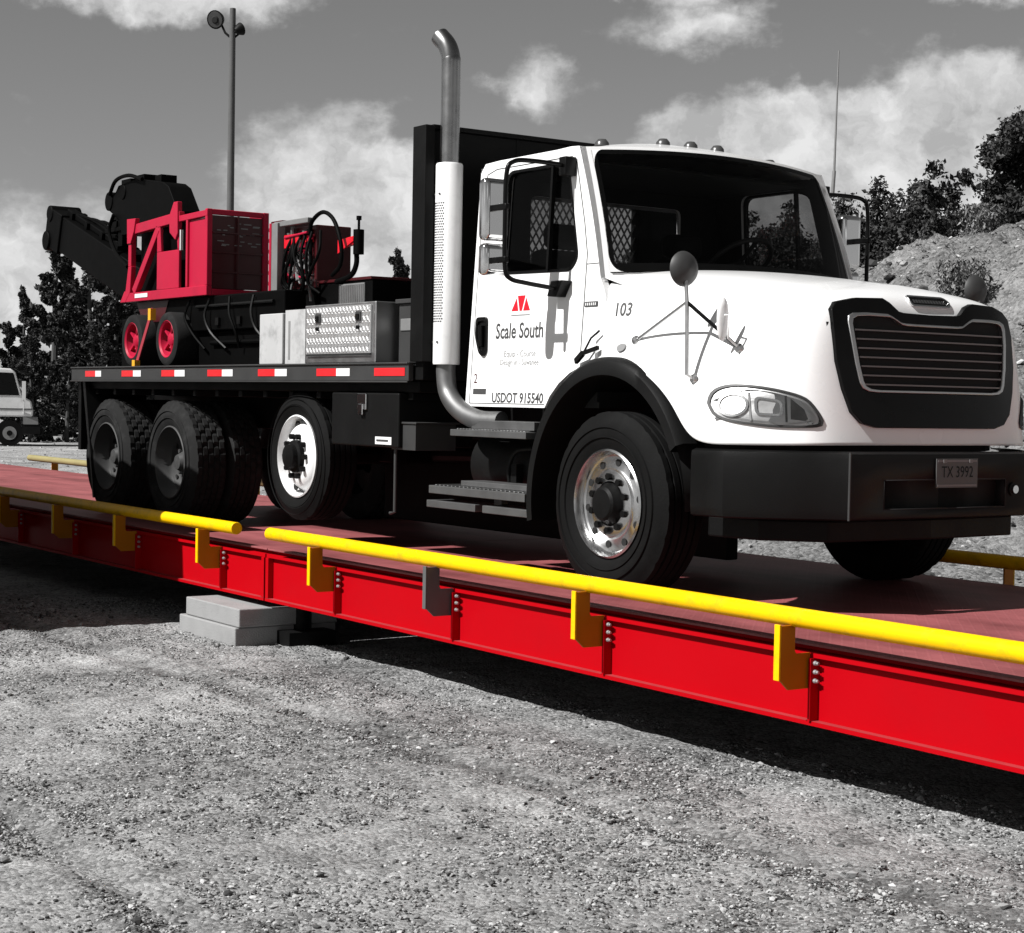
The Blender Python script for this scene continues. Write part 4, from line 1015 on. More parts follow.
# wheel arch flare and inner arch
for s in (-1, 1):
    g = MB(); rows = []
    for k in range(37):
        a = R(190-k*164/36)
        ca, sa = math.cos(a), math.sin(a)
        ro, ri = .815, .715
        cx, cz = .0, .505
        xo, zo = cx+ro*ca*.90, cz+ro*sa
        xi, zi = cx+ri*ca*.92, cz+ri*sa
        yo_ = 1.155
        rows.append([(xo, s*(yo_-.12), zo), (xo, s*(yo_+.02), zo), (cx+(ro-.03)*ca*.9, s*(yo_+.055), cz+(ro-.03)*sa), (xi, s*(yo_+.055), zi), (xi*1.0, s*(yo_+.04), zi-.004), (xi, s*.75, zi)])
    g.grid(rows); g.build('fender_flare', M['bumper'], TR, smooth=50)
    g = MB(); rows = []
    for k in range(25):
        a = R(184-k*184/24); rows.append([(.72*.92*math.cos(a), s*1.16, .505+.72*math.sin(a)), (.72*.92*math.cos(a), s*.55, .505+.72*math.sin(a))])
    g.grid(rows); g.build('inner_fender', M['hole'], TR, smooth=60)
g = MB(); g.box(.62, 1.2, -.7, .7, .9, 1.5); g.build('radiator_housing', M['hole'], TR, smooth=0)
# headlamps
HLc = [(-.288, 1.075), (-.279, 1.122), (-.233, 1.157), (-.135, 1.172), (.045, 1.156), (.198, 1.118), (.259, 1.069), (.301, 1.0), (.292, .969), (.202, .960), (.05, .962), (-.156, .985), (-.25, 1.019)]
HLc = resample([(v.x, v.y) for v in smooth_path([(a, b, 0) for a, b in HLc+HLc[:1]], 4)[:-1]], 48)
hcx, hcz = .0, 1.065
sc_ = lambda k, kz=None: [(hcx+(u-hcx)*k, hcz+(v-hcz)*(kz or k)) for u, v in HLc]
for s in (-1, 1):
    ndv = Vector((.6, s*.8, 0))
    def dfn(u, v, h): return tuple(diag_hit(s, u, v)+ndv*h)
    g = MB(); g.ring(sc_(1.02, 1.03), sc_(.955, .91), dfn, .002, .010)
    hl = g.build('headlight', M['grey_rail'], TR, smooth=30, bevel=.002)
    g = MB(); inn = sc_(.955, .91); NL = 7
    for a, b in zip([i/NL for i in range(NL)], [(i+1)/NL for i in range(NL)]):
        o1 = [(hcx+(u-hcx)*(1-a), hcz+(v-hcz)*(1-a)) for u, v in inn]; i1 = [(hcx+(u-hcx)*(1-b)+1e-5, hcz+(v-hcz)*(1-b)) for u, v in inn]
        n = len(o1); V1 = [dfn(u, v, .0015+.004*(1-(2*a-1)**2)) for u, v in o1]+[dfn(u, v, .0015+.004*(1-(2*b-1)**2)) for u, v in i1]
        g.add(V1, [(i, (i+1) % n, n+(i+1) % n, n+i) for i in range(n)])
    g.build('reflector', M['alu_dull'], hl, smooth=60)
    g = MB()
    el_ = ellipse(-.15, 1.07, .085, .062, 28)
    g.ring(el_, [(u*.0-.15+(u+.15)*.82, 1.07+(v-1.07)*.82) for u, v in el_], dfn, .006, .015, 0)
    g.prism([(-.15+(u+.15)*.8, 1.07+(v-1.07)*.8) for u, v in el_], dfn, .004, .007, 1)
    el2 = rounded([(-.03, 1.02), (.115, 1.015), (.105, 1.095), (-.04, 1.115)], .03)
    c2 = (.037, 1.06); g.ring(el2, [(c2[0]+(u-c2[0])*.8, c2[1]+(v-c2[1])*.78) for u, v in el2], dfn, .006, .014, 0)
    g.prism([(c2[0]+(u-c2[0])*.76, c2[1]+(v-c2[1])*.74) for u, v in el2], dfn, .004, .007, 1)
    tri = [(.15, 1.0), (.245, .99), (.215, 1.05), (.145, 1.105)]; g.prism(tri, dfn, .005, .009, 2)
    g.prism([(-.055, .99), (-.045, .99), (-.065, 1.135), (-.075, 1.135)], dfn, .006, .012, 3); g.prism([(.125, .985), (.135, .985), (.125, 1.12), (.115, 1.12)], dfn, .006, .012, 3)
    g.prism([(-.24, .992), (.26, .978), (.26, .986), (-.24, 1.002)], dfn, .006, .012, 3)
    g.build('lamp_bowl', [M['alu'], M['alu_dull'], M['dull_steel'], M['dull_steel']], hl, smooth=30)
    g = MB(); g.add([dfn(u, v, .017) for u, v in inn], [tuple(range(len(inn)))]); g.build('lens', M['lens'], hl, smooth=0)
# grille
def GX(y, z): 
    c = max(-.63, min(.63, y)); return front_hit(c, min(z, 1.60)).x-.35*max(0, abs(y)-.63)
def half(pts): return [(y, z) for y, z in pts]+[(-y, z) for y, z in reversed(pts) if abs(y) > 1e-6]
go = [(0,.963),(.30,.963),(.45,.963),(.54,.985),(.60,1.04),(.645,1.16),(.675,1.30),(.68,1.47),(.674,1.565),(.635,1.605),(.52,1.63),(.345,1.635),(.295,1.615),(.235,1.57),(.20,1.564),(.10,1.562),(0,1.56)]
gi = [(0,1.145),(.30,1.145),(.44,1.145),(.50,1.15),(.535,1.165),(.552,1.195),(.574,1.29),(.592,1.42),(.60,1.505),(.592,1.535),(.56,1.55),(.48,1.555),(.33,1.553),(.295,1.54),(.24,1.512),(.20,1.508),(0,1.507)]
gfn = lambda u, v, h: (GX(u, v)+h, u, v)
g = MB(); g.ring(half(go), half(gi), gfn, -.012, .028)
gr = g.build('grille', M['black_gloss'], TR, smooth=40, bevel=.003)
gi2 = [(u*.955, 1.325+(v-1.325)*.93) for u, v in gi]
g = MB(); g.ring(half(gi), half(gi2), gfn, .0, .034)
g.build('grille_frame', M['steel'], gr, smooth=40, bevel=.004)
g = MB(); gp = half(gi); n = len(gp)
for a, b in zip([i/8 for i in range(8)], [(i+1)/8 for i in range(8)]):
    g.add([gfn(u*(1-a), 1.31+(v-1.31)*(1-a), .010) for u, v in gp]+[gfn(u*(1-b)+(1e-5 if b == 1 else 0), 1.31+(v-1.31)*(1-b), .010) for u, v in gp], [(i, (i+1) % n, n+(i+1) % n, n+i) for i in range(n)])
g.build('grille_backing', M['hole'], gr, smooth=0)
g = MB()
for k in range(7):
    z = 1.185+k*.0465; hw = .52+.045*(z-1.185)/.3
    pts = [(GX(y, z)+.022, y, z) for y in np.linspace(-hw, hw, 17)]
    for a, b in zip(pts[:-1], pts[1:]): g.bar(a, b, .016, .008)
g.build('grille_bars', M['grey_paint'], gr, smooth=30)
# emblem plate on the nose
g = MB()
epl = rounded([(-.155, -.032), (.14, -.032), (.155, 0), (.13, .034), (-.155, .034)], .02)
def efn(u, v, h):
    z = 1.632+v*.9; p = front_hit(u+.05, z); return (p.x+h, u+.05, z+h*.4)
inn_ = [(u*.93, v*.72) for u, v in epl]
g.ring(epl, inn_, efn, .001, .010, 0); g.prism(inn_, efn, .001, .004, 1)
for k in range(11): g.prism([(-.12+k*.022, -.01), (-.107+k*.022, -.01), (-.107+k*.022, .010), (-.12+k*.022, .010)], efn, .0045, .006, 2)
g.build('nose_emblem', [M['chrome'], M['black_gloss'], M['grey_rail']], TR, smooth=30)
# hood number, side marker, latch, cowl seam
g = MB(); 
def hfn(ox, oz): 
    def f(u, v, h):
        p = side_hit(ox+u-.22*v, oz+v); return (p.x, p.y-h, p.z)
    return f
text_mesh(g, '103', .105, hfn(-.065, 1.585), .0025, 0, squeeze=.95, bold=.002); g.build('hood_number', M['letter'], TR, smooth=0, recalc=False)
for s in (-1, 1):
    g = MB(); el_ = ellipse(.03, 1.372, .042, .022, 20)
    f_ = lambda u, v, h: (lambda p: (p.x, p.y+s*h, p.z))(side_hit(u, v, s))
    g.prism(el_, f_, .001, .012); g.build('side_marker', M['letter_pale'], TR, smooth=40)
    g = MB(); g.bar((-.42, s*1.082, 1.30), (-.33, s*1.10, 1.345), .02, .032); g.bar((-.33, s*1.102, 1.345), (-.19, s*1.10, 1.375), .018, .022); g.tube([(-.36, s*1.085, 1.33), (-.27, s*1.09, 1.43), (-.20, s*1.085, 1.47)], .006, 6)
    g.build('hood_latch', M['black'], TR, smooth=30)

# ---- bumper
bp = [(.745, -1.195), (.95, -1.155), (1.12, -1.02), (1.25, -.86), (1.345, -.735), (1.385, -.70), (1.40, -.46), (1.41, 0)]
bp = bp+[(x, -y) for x, y in reversed(bp[:-1])]
g = MB(); zs = [.49, .50, .545, .70, .80, .83, .842]; ins_ = [.05, .012, 0, 0, 0, .008, .06]
def bpt(i, j):
    x, y = bp[i]; k = ins_[j]; L = math.hypot(x-.2, y); tl = .10*(abs(y) > 1.1)
    z = zs[j]
    return (x-k*(x-.2)/L, y-k*y/L, z)
V = [bpt(i, j) for i in range(len(bp)) for j in range(len(zs))]; F = []
for i in range(len(bp)-1):
    for j in range(len(zs)-1):
        if i in (6, 7) and j == 2: continue                 # air slot
        F.append((i*7+j, (i+1)*7+j, (i+1)*7+j+1, i*7+j+1))
g.add(V, F)
for i in (6, 7):
    x0, y0 = bp[i]; x1, y1 = bp[i+1]
    g.add([(x0-.07, y0, .545), (x1-.07, y1, .545), (x1-.07, y1, .70), (x0-.07, y0, .70), (x0, y0, .545), (x1, y1, .545), (x1, y1, .70), (x0, y0, .70)], [(0, 1, 2, 3), (0, 1, 5, 4), (3, 2, 6, 7)], 1)
for yy in (-.46, .46): g.add([(1.40, yy, .545), (1.33, yy, .545), (1.33, yy, .70), (1.40, yy, .70)], [(0, 1, 2, 3)], 1)
tray = MB(); tray.prism([(.66, -1.0), (1.0, -.95), (1.25, -.70), (1.30, 0), (1.25, .70), (1.0, .95), (.66, 1.0)], lambda u, v, h: (u, v, h), .375, .486); tray.build('under_tray', M['black'], TR, smooth=0, bevel=.01)
bu = g.build('bumper', [M['bumper'], M['hole']], TR, smooth=20, solid=.006)
g = MB()
for s in (-1, 1): g.bar((1.389, s*.70, .495), (1.389, s*.70, .838), .012, .006)
g.build('bumper_seam', M['grey_rail'], bu, smooth=0)
g = MB(); g.box(1.412, 1.418, -.098, .217, .655, .807, 0)
text_mesh(g, 'TX 3992', .085, lambda u, v, h: (1.4195+h, .06+u, .735+v), .0002, 1, squeeze=.8)
for a, b, c_, d_ in ((-.09, .209, .79, .80), (-.09, .209, .662, .672)): g.box(1.4185, 1.4205, a, b, c_, d_, 2)
for yy in (-.04, .16): g.box(1.4205, 1.424, yy-.012, yy+.012, .785, .803, 2)
g.build('licence_plate', [M['plate_grey'], M['black_gloss'], M['grey_paint']], bu, smooth=0, recalc=False)
g = MB(); g.cyl((1.39, .52, .64), (1.41, .52, .64), .035, 20, 0); g.cyl((1.41, .52, .64), (1.425, .52, .64), .022, 16, 1); g.build('tow_eye', [M['black'], M['chrome']], bu, smooth=30)
g = MB(); g.prism([(.60, -.98), (.85, -.92), (1.0, -.80), (1.12, -.62), (1.22, -.3), (1.22, .3), (1.12, .62), (1.0, .80), (.85, .92), (.60, .98)], lambda u, v, h: (u, v, h), .835, .880); g.build('bumper_gap', M['hole'], bu, smooth=0)

# ---- mirrors
for s in (-1, 1):
    g = MB(); x = -.62
    g.tube(smooth_path([(x, s*1.0, 2.44), (x, s*1.27, 2.445), (x, s*1.40, 2.43), (x-.005, s*1.445, 2.36), (x-.005, s*1.45, 2.1), (x-.005, s*1.445, 1.83), (x, s*1.41, 1.765), (x, s*1.30, 1.745), (x, s*1.10, 1.725)], 6), .0135, 10)
    g.box(x-.035, x+.035, min(s*.98, s*1.06), max(s*.98, s*1.06), 2.38, 2.49); g.prism([(-.075, 1.68), (.01, 1.675), (.07, 1.77), (-.04, 1.77)], lambda u, v, h: (x+u, s*h, v), 1.02, 1.10)
    for z in (2.17, 1.87): g.box(x-.13, x+.02, s*1.45-.014, s*1.45+.014, z-.018, z+.018)
    mr_ = g.build('mirror_arm', M['black_gloss'], TR, smooth=40, bevel=.006)
    for (z0, z1) in ((1.985, 2.345), (1.785, 1.972)):
        g = MB(); a, b = sorted((s*1.335, s*1.515)); g.box(x-.20, x-.115, a, b, z0, z1)
        mh = g.build('mirror_head', M['chrome'] if True else M['white'], mr_, smooth=40, bevel=.035, bseg=4)
    # hood mirror on a tripod, and a slim blade mirror at its foot
    g = MB(); top = Vector((.585, s*1.13, 1.80)); foot = side_hit(.655, 1.20, s); a1 = side_hit(.135, 1.41, s); a2 = side_hit(.84, 1.36, s)
    mid = Vector((.615, s*1.135, 1.60))
    g.tube([foot, foot+Vector((0, s*.05, .02)), mid, top], .011, 8); g.tube([a1, mid], .009, 8); g.tube([a2, mid], .010, 8, 1)
    for p in (foot, a1, a2): g.lathe([(0, -.02), (.02, -.016), (.028, 0), (0, .012)], p, 12, 'y')
    hm = g.build('hood_mirror_arm', [M['steel'], M['black']], TR, smooth=40)
    g = MB(); g.lathe([(0, .05), (.05, .042), (.085, .018), (.094, 0), (.088, -.006), (0, -.008)], (.575, s*1.13, 1.775), 28, 'x', 1)
    g.build('hood_mirror', M['grey_rail'], hm, smooth=40)
    g = MB(); bx_ = .80
    g.lathe([(0, .014), (.04, .011), (.062, .003), (.066, -.006), (0, -.008)], (0, 0, 0), 24, 'x', 1)
    g.v = [(v[0]+bx_, v[1]*.6+s*1.045, v[2]*1.75+1.51) for v in g.v]
    g.tube([(bx_+.0, s*1.045, 1.53), (bx_+.045, s*1.045, 1.53), (bx_+.045, s*1.05, 1.41), tuple(a2+Vector((0, s*.015, .01)))], .006, 8)
    g.build('blade_mirror', M['rim_white'], hm, smooth=60)
# antenna on the far mirror
g = MB(); g.tube([(-.625, 1.12, 2.44), (-.625, 1.13, 2.60)], .012, 8); g.tube([(-.625, 1.13, 2.60), (-.63, 1.15, 3.38)], [.008, .004], 8); g.build('antenna', M['grey_paint'], TR, smooth=60)

# ---- crane at the back of the bed
cr = MB()
cr.box(-7.75, -7.25, -.85, -.1, 1.287, 1.75); cr.tube([(-7.5, -.5, 1.75), (-7.5, -.5, 2.75)], .14, 16)
crane = cr.build('crane', M['boom'], TR, smooth=30, bevel=.01)
g = MB()
prof = [(-8.36, 2.91), (-8.20, 2.97), (-8.14, 3.02), (-7.70, 3.045), (-7.10, 2.96), (-6.98, 2.91), (-6.78, 2.68), (-6.80, 2.55), (-8.05, 2.55), (-8.12, 2.70), (-8.36, 2.80)]
g.prism(prof, lambda u, v, h: (u, h, v), -.74, -.52); g.lathe([(0, -.15), (.09, -.15), (.09, .12), (0, .12)], (-8.36, -.6, 2.89), 20, 'y')
g.lathe([(0, -.15), (.07, -.15), (.07, .12), (0, .12)], (-8.02, -.6, 2.95), 16, 'y')
g.box(-8.52, -8.10, -.72, -.5, 2.60, 2.64); g.box(-8.46, -8.28, -.70, -.55, 2.64, 2.72); g.tube(smooth_path([(-8.33, -.6, 2.6), (-8.30, -.62, 2.4), (-8.2, -.62, 2.22), (-8.1, -.62, 2.15)], 5), .014, 8)
g.build('crane_head', M['boom'], crane, smooth=35, bevel=.01)
g = MB(); A0 = Vector((-9.78, -.6, 2.70)); A1 = Vector((-7.6, -.6, 2.02)); dv = (A1-A0).normalized()
g.bar(A0, A1, .26, .36); nrm = Vector((dv.z, 0, -dv.x)); nrm = nrm if nrm.z > 0 else -nrm
g.bar(A0-dv*.28+nrm*.0, A0+dv*.12, .30, .40); g.bar(A0+nrm*.215, A0+dv*1.5+nrm*.215, .10, .06)
g.lathe([(0, -.17), (.10, -.17), (.10, .17), (0, .17)], tuple(A0-dv*.2-nrm*.14), 18, 'y'); g.lathe([(0, -.16), (.085, -.16), (.085, .16), (0, .16)], tuple(A0-dv*.2+nrm*.14), 18, 'y')
g.bar(A0-dv*.29-nrm*.2, A0-dv*.29+nrm*.16, .05, .03, 1)
g.build('boom', [M['boom'], M['steel']], crane, smooth=30, bevel=.01)
g = MB(); rs = random.Random(5)
for k in range(3):
    q0 = A0+dv*(.1+.2*k)+nrm*.22; g.tube(smooth_path([q0+Vector((0, -.03+.03*k, 0)), q0+dv*.5+nrm*(.05+.03*k), q0+dv*1.1+nrm*.03, q0+dv*1.7+nrm*(.05)], 5), .016, 7)
for k in range(5): q0 = A0+dv*(.2+k*.42)+nrm*.21; g.obox(q0, (.07, .16, .07), Matrix((dv, Vector((0, 1, 0)), nrm)).transposed())
for (x, z, w_, h_) in ((-8.05, 3.045, .22, .03), (-7.7, 3.055, .16, .03), (-7.3, 3.01, .14, .035), (-8.30, 2.80, .12, .10), (-8.18, 2.62, .10, .16)): g.box(x-w_/2, x+w_/2, -.70, -.55, z-h_, z+h_)
g.tube(smooth_path([(-8.3, -.76, 2.95), (-8.1, -.78, 3.06), (-7.8, -.78, 3.08), (-7.5, -.77, 3.02)], 6), .018, 8)
g.tube(smooth_path([(-8.2, -.76, 2.75), (-8.28, -.77, 2.6), (-8.15, -.76, 2.4), (-7.9, -.74, 2.25)], 6), .018, 8)
g.build('crane_hose', M['boom'], crane, smooth=40)
# ------------------------------------------------------------------ load on the bed
BZ = 1.306
ct = thing('hydraulic_cart', (-6.4, -.7, BZ), 'bright red steel framed cart on red rimmed wheels, strapped to the truck bed', 'cart')
g = MB(); yf = -1.0; fnc = lambda u, v, h: (u, yf+h, v)
Z0, Z1, XA, XB = 1.905, 2.585, -7.28, -5.60
g.prism([(-7.43, 1.885), (XB, 1.885), (XB, 1.965), (-7.28, 1.965), (-7.33, 1.985)], fnc, 0, .05)
g.prism([(-7.43, 1.885), (-7.30, 1.985), (-7.24, 2.20), (-7.17, 2.20), (-7.20, 1.965), (-7.3, 1.885)], fnc, -.002, .045)
g.box(-7.25, -7.185, yf+.001, yf+.05, 2.2, 2.60); g.prism([(-7.26, 2.62), (-7.06, 2.615), (-7.10, 2.50), (-7.17, 2.40), (-7.25, 2.40)], fnc, -.012, .03)
g.bar((-7.2, yf+.025, 2.52), (-6.15, yf+.025, 2.565), .05, .085); g.bar((-6.16, yf+.025, 2.545), (XB, yf+.025, 2.555), .05, .05)
g.prism([(-6.33, 2.58), (-6.24, 2.69), (-6.16, 2.69), (-6.155, 2.42), (-6.20, 2.37), (-6.32, 2.44)], fnc, -.014, .03)
g.bar((-7.13, yf+.025, 1.97), (-6.60, yf+.025, 2.50), .05, .075)
# solid panel with a window
g.prism([(-6.62, 1.966), (-6.16, 1.966), (-6.16, 2.29), (-6.62, 2.29)], fnc, .004, .03); g.prism([(-6.62, 2.291), (-6.53, 2.291), (-6.56, 2.51), (-6.62, 2.51)], fnc, .004, .03); g.prism([(-6.19, 2.291), (-6.16, 2.291), (-6.16, 2.51), (-6.22, 2.51)], fnc, .004, .03)
# cage end
g.box(XB-.045, XB, yf+.002, yf+.05, 1.966, 2.59); g.box(-6.02, -5.985, yf+.002, yf+.04, 1.966, 2.53)
for x in (XB-.045, ): g.box(x, XB, -.49, -.44, 1.886, 2.59)
g.box(XB-.04, XB-.002, -.949, -.491, 2.545, 2.588); g.box(XB-.04, XB-.002, -.949, -.491, 1.888, 1.94)
for y in (-.49,): g.box(-7.25, XB-.046, y, y+.04, 1.89, 1.95); g.box(-7.25, XB-.046, y, y+.04, 2.52, 2.57); g.box(-7.25, -7.2, y, y+.04, 1.951, 2.519)
g.box(-7.25, -7.2, yf+.051, -.491, 1.9, 1.95); g.box(-7.25, -7.2, yf+.051, -.491, 2.52, 2.57)
g.build('frame', M['cart_red'], ct, smooth=0, bevel=.005)
g = MB(); g.box(-5.984, XB-.046, yf+.022, yf+.03, 1.967, 2.52)
g.box(XB-.03, XB-.02, -.948, -.492, 1.945, 2.54, 1)  # end panel in darker red, the shade of this side put into its colour
g.box(-7.19, -6.03, -.90, -.50, 1.96, 2.50, 2)
g.box(-6.02, -5.66, -.93, -.52, 1.96, 2.42, 2)
rs = random.Random(4)
for k in range(26): x = XB-.019; y = rs.uniform(-.92, -.55); z = rs.uniform(2.28, 2.50); g.box(x, x+.004, y, y+rs.uniform(.02, .07), z, z+.008, 3)
g.build('body_panel', [M['cart_red'], M['cart_red_dark'], M['boom'], M['letter_pale']], ct, smooth=0)
g = MB(); g.box(-7.08, -6.80, yf-.004, yf-.001, 1.915, 1.95); g.build('decal', M['white_tape'], ct, smooth=0)
g = MB(); g.box(-6.125, -6.11, yf-.004, yf+.02, 2.28, 2.45); g.box(-7.13, -7.07, yf+.10, yf+.11, 2.15, 2.21); g.build('gauge_glass', M['white_tape'], ct, smooth=0)
g = MB(); g.box(-7.15, -4.35, -.93, -.35, 1.60, 1.884); g.box(-6.0, -4.3, -.88, -.30, BZ+.002, 1.60); g.box(-7.2, -6.9, -.9, -.4, 1.45, 1.6)
g.tube([(-7.03, -.98, 1.535), (-7.03, -.4, 1.535)], .04, 10); g.tube([(-6.25, -.98, 1.535), (-6.25, -.4, 1.535)], .04, 10)
g.build('chassis', M['boom'], ct, smooth=0, bevel=.01)
g = MB(); g.prism([(-7.2, 1.88), (-6.5, 1.88), (-6.62, 1.70), (-7.05, 1.70)], lambda u, v, h: (u, h, v), -.935, -.932); g.build('skirt', M['cart_red_dark'], ct, smooth=0)
g = MB(); g.box(-5.72, -5.60, -.885, -.881, 1.63, 1.76); g.build('tag_plate', M['cart_red'], ct, smooth=0)
g = MB(); rs = random.Random(31)
for k in range(4):
    x = -5.95+k*.37+rs.uniform(-.08, .08); g.tube(smooth_path([(x, -.95, 1.86), (x+rs.uniform(-.05, .1), -.98, 1.72), (x+rs.uniform(0, .2), -.96, 1.58), (x+rs.uniform(.1, .3), -.92, 1.45)], 4), .011, 6, k % 2)
g.tube([(-5.9, -.945, 1.80), (-4.5, -.945, 1.80)], .014, 8, 1); g.tube([(-5.7, -.90, 1.50), (-4.6, -.90, 1.50)], .02, 8, 0)
for x in (-5.5, -5.1, -4.7): g.box(x-.03, x+.03, -.952, -.931, 1.64, 1.70, 1)
g.build('hose', [M['boom'], M['bumper']], ct, smooth=40)
g = MB()
for z in (2.08, 2.24, 2.40): g.bar((-5.60, -.945, z), (-5.60, -.495, z), .012, .012)
g.bar((-5.599, -.72, 1.95), (-5.599, -.72, 2.54), .012, .014)
g.build('guard_bars', M['cart_red_dark'], ct, smooth=0)
def cart_wheel(x, y):
    c = (x, y, 1.536); r = .229
    g = MB(); g.lathe([(.150, .0), (.160, -.008), (.155, -.012), (.140, .0), (.132, .05), (.10, .09), (.06, .085), (.055, .03), (.04, .02), (0, .018)], c, 36, 'y', 1)
    for k in range(5):
        a = R(72*k); g.bar((x+.05*math.cos(a), y+.04, 1.536+.05*math.sin(a)), (x+.145*math.cos(a), y+.035, 1.536+.145*math.sin(a)), .03, .02)
    wv = g.build('wheel', M['cart_red'], ct, smooth=35)
    g = MB(); g.lathe([(.15, .005), (.16, -.012), (.20, -.016), (.222, -.004), (r, .015), (r, .165), (.222, .185), (.20, .195), (.15, .18)], c, 48, 'y', 1, closed=True)
    g.build('tyre', M['tyre_dusty'], wv, smooth=35)
cart_wheel(-6.98, -1.06); cart_wheel(-6.23, -1.06)
g = MB(); g.bar((-6.72, -1.13, BZ+.02), (-6.50, -1.08, 1.80), .010, .032, 0); g.box(-6.53, -6.475, -1.11, -1.06, 1.70, 1.80, 1); g.box(-6.75, -6.69, -1.16, -1.11, BZ+.001, BZ+.055, 1)
st = g.build('tie_down_strap', [M['strap'], M['strap_y']], None, smooth=0); tag(st, 'red tie down strap with yellow ratchet between the red cart wheels', 'strap')
g = MB(); g.lathe([(.02, .0), (.24, -.01), (.27, .02), (.27, .18), (.24, .2), (.02, .2)], (-7.55, -.2, BZ+.272), 40, 'y', 1, closed=True)
rl = g.build('hose_reel', M['boom'], None, smooth=35); tag(rl, 'black hose reel standing at the rear end of the truck bed', 'hose reel')
# control stand
pu = thing('control_stand', (-4.3, -.7, BZ), 'hydraulic control stand with grey post, dark red cabinet and black hose loop', 'control stand')
g = MB(); g.box(-4.66, -4.24, -.72, -.42, 1.90, 2.38); g.box(-4.85, -4.2, -.75, -.4, 1.62, 1.90, 1); g.box(-4.75, -4.32, -.6, -.42, BZ+.002, 1.62, 1)
g.build('cabinet', [M['cart_red_dark'], M['boom']], pu, smooth=0, bevel=.008)
g = MB(); g.box(-4.80, -4.70, -.82, -.75, 1.62, 2.42); g.box(-4.80, -4.24, -.80, -.76, 2.39, 2.43); g.box(-5.05, -4.86, -.7, -.45, 1.62, 2.46, 1)
for k in range(6): g.box(-5.06, -4.85, -.715, -.701, 1.95+k*.085, 1.985+k*.085, 1)
g.build('post', [M['grey_paint'], M['cart_red_dark']], pu, smooth=0, bevel=.005)
g = MB(); rs = random.Random(9)
g.box(-4.66, -4.42, -.78, -.722, 2.22, 2.32, 0); g.box(-4.38, -4.28, -.76, -.722, 2.25, 2.30, 0)
for k in range(11): x = rs.uniform(-4.62, -4.28); z = rs.uniform(1.95, 2.28); r = rs.uniform(.02, .04); g.cyl((x, -.721, z), (x, -.77, z), r, 12, 1+(k % 2))
for k in range(9): x = rs.uniform(-4.5, -4.2); z = rs.uniform(1.95, 2.3); g.bar((x, -.78, z), (x+rs.uniform(-.1, .1), -.80, z-rs.uniform(.1, .25)), .02, .02, 1+k % 2)
g.build('gauges', [M['logo_red'], M['chrome'], M['letter_pale']], pu, smooth=30)
g = MB(); rs = random.Random(21)
for k in range(9):
    x = -4.62+k*.042; z0 = rs.uniform(1.92, 2.1); z1 = rs.uniform(2.15, 2.42); y = -.735-rs.uniform(0, .03)
    g.cyl((x, y, z0), (x, y, z1), rs.choice((.009, .013, .018)), 8, k % 3)
    g.cyl((x, y, z1-.03), (x, y, z1), .022, 8, (k+1) % 3)
for k in range(4):
    z = 2.0+k*.1; g.cyl((-4.64, -.785, z), (-4.27, -.785, z+rs.uniform(-.03, .03)), .009, 8, k % 3)
for x in (-5.0, -4.93): g.cyl((x, -.72, 1.66), (x, -.72, 2.44), .018, 10, 0)
g.build('pipework', [M['cart_red'], M['dull_steel'], M['boom']], pu, smooth=30)
g = MB(); rs = random.Random(12)
lp = [(-4.28, -.76, 2.30), (-4.22, -.77, 2.40), (-4.05, -.77, 2.455), (-3.88, -.77, 2.38), (-3.77, -.77, 2.20), (-3.79, -.76, 2.05), (-3.95, -.74, 1.98)]
g.tube(smooth_path(lp, 7), .016, 10); g.tube(smooth_path([(-3.66, -.7, 2.14), (-3.66, -.7, 2.05), (-3.72, -.71, 1.97), (-3.92, -.72, 1.93)], 6), .02, 10)
for k in range(8):
    x = rs.uniform(-4.55, -4.1); z = 2.32; g.tube(smooth_path([(x, -.76, z), (x+rs.uniform(-.1, .1), -.82, 2.15), (x+rs.uniform(-.15, .15), -.80, 1.95), (x+rs.uniform(-.1, .1), -.75, 1.85)], 5), .012, 7)
g.build('hose', M['boom'], pu, smooth=60)
g = MB(); g.cyl((-3.63, -.7, 2.12), (-3.63, -.7, 2.30), .04, 16); g.cyl((-3.63, -.7, 2.30), (-3.63, -.7, 2.37), .01, 8); g.cyl((-3.63, -.7, 2.37), (-3.63, -.7, 2.40), .02, 10)
g.bar((-3.91, -.69, 2.21), (-3.67, -.69, 2.23), .04, .06, 1); g.prism([(-3.91, 2.14), (-3.68, 2.22), (-3.70, 2.25), (-3.91, 2.24)], lambda u, v, h: (u, h, v), -.72, -.71, 1)
g.build('valve', [M['boom'], M['logo_red']], pu, smooth=30)
# worn white box and tread plate chest
g = MB(); g.box(-4.30, -3.93, -1.16, -.85, BZ+.001, 1.68); wb = g.build('metal_box', M['box_white'], None, smooth=0, bevel=.006)
tag(wb, 'worn plain white metal box with stains, left of the tread plate chest', 'box')
g = MB(); g.box(-3.92, -3.53, -1.14, -.85, BZ+.001, 1.70); g.box(-3.87, -3.84, -1.142, -1.1405, 1.34, 1.62, 1)
wb2 = g.build('metal_box', M['box_white'] if False else [M['box_white'], M['letter_pale']], None, smooth=0, bevel=.006)
tag(wb2, 'stained white metal box half hidden behind the left edge of the tread plate chest', 'box')
ch = thing('tool_chest', (-3.0, -1.0, BZ), 'bright aluminium tread plate tool chest with two latches on the bed edge', 'tool chest')
g = MB(); g.box(-3.50, -2.50, -1.20, -.72, BZ+.001, 1.715)
g.build('body', M['alu_dull'], ch, smooth=0, bevel=.006)
g = MB(); g.box(-3.46, -2.55, -1.213, -1.201, 1.37, 1.695)
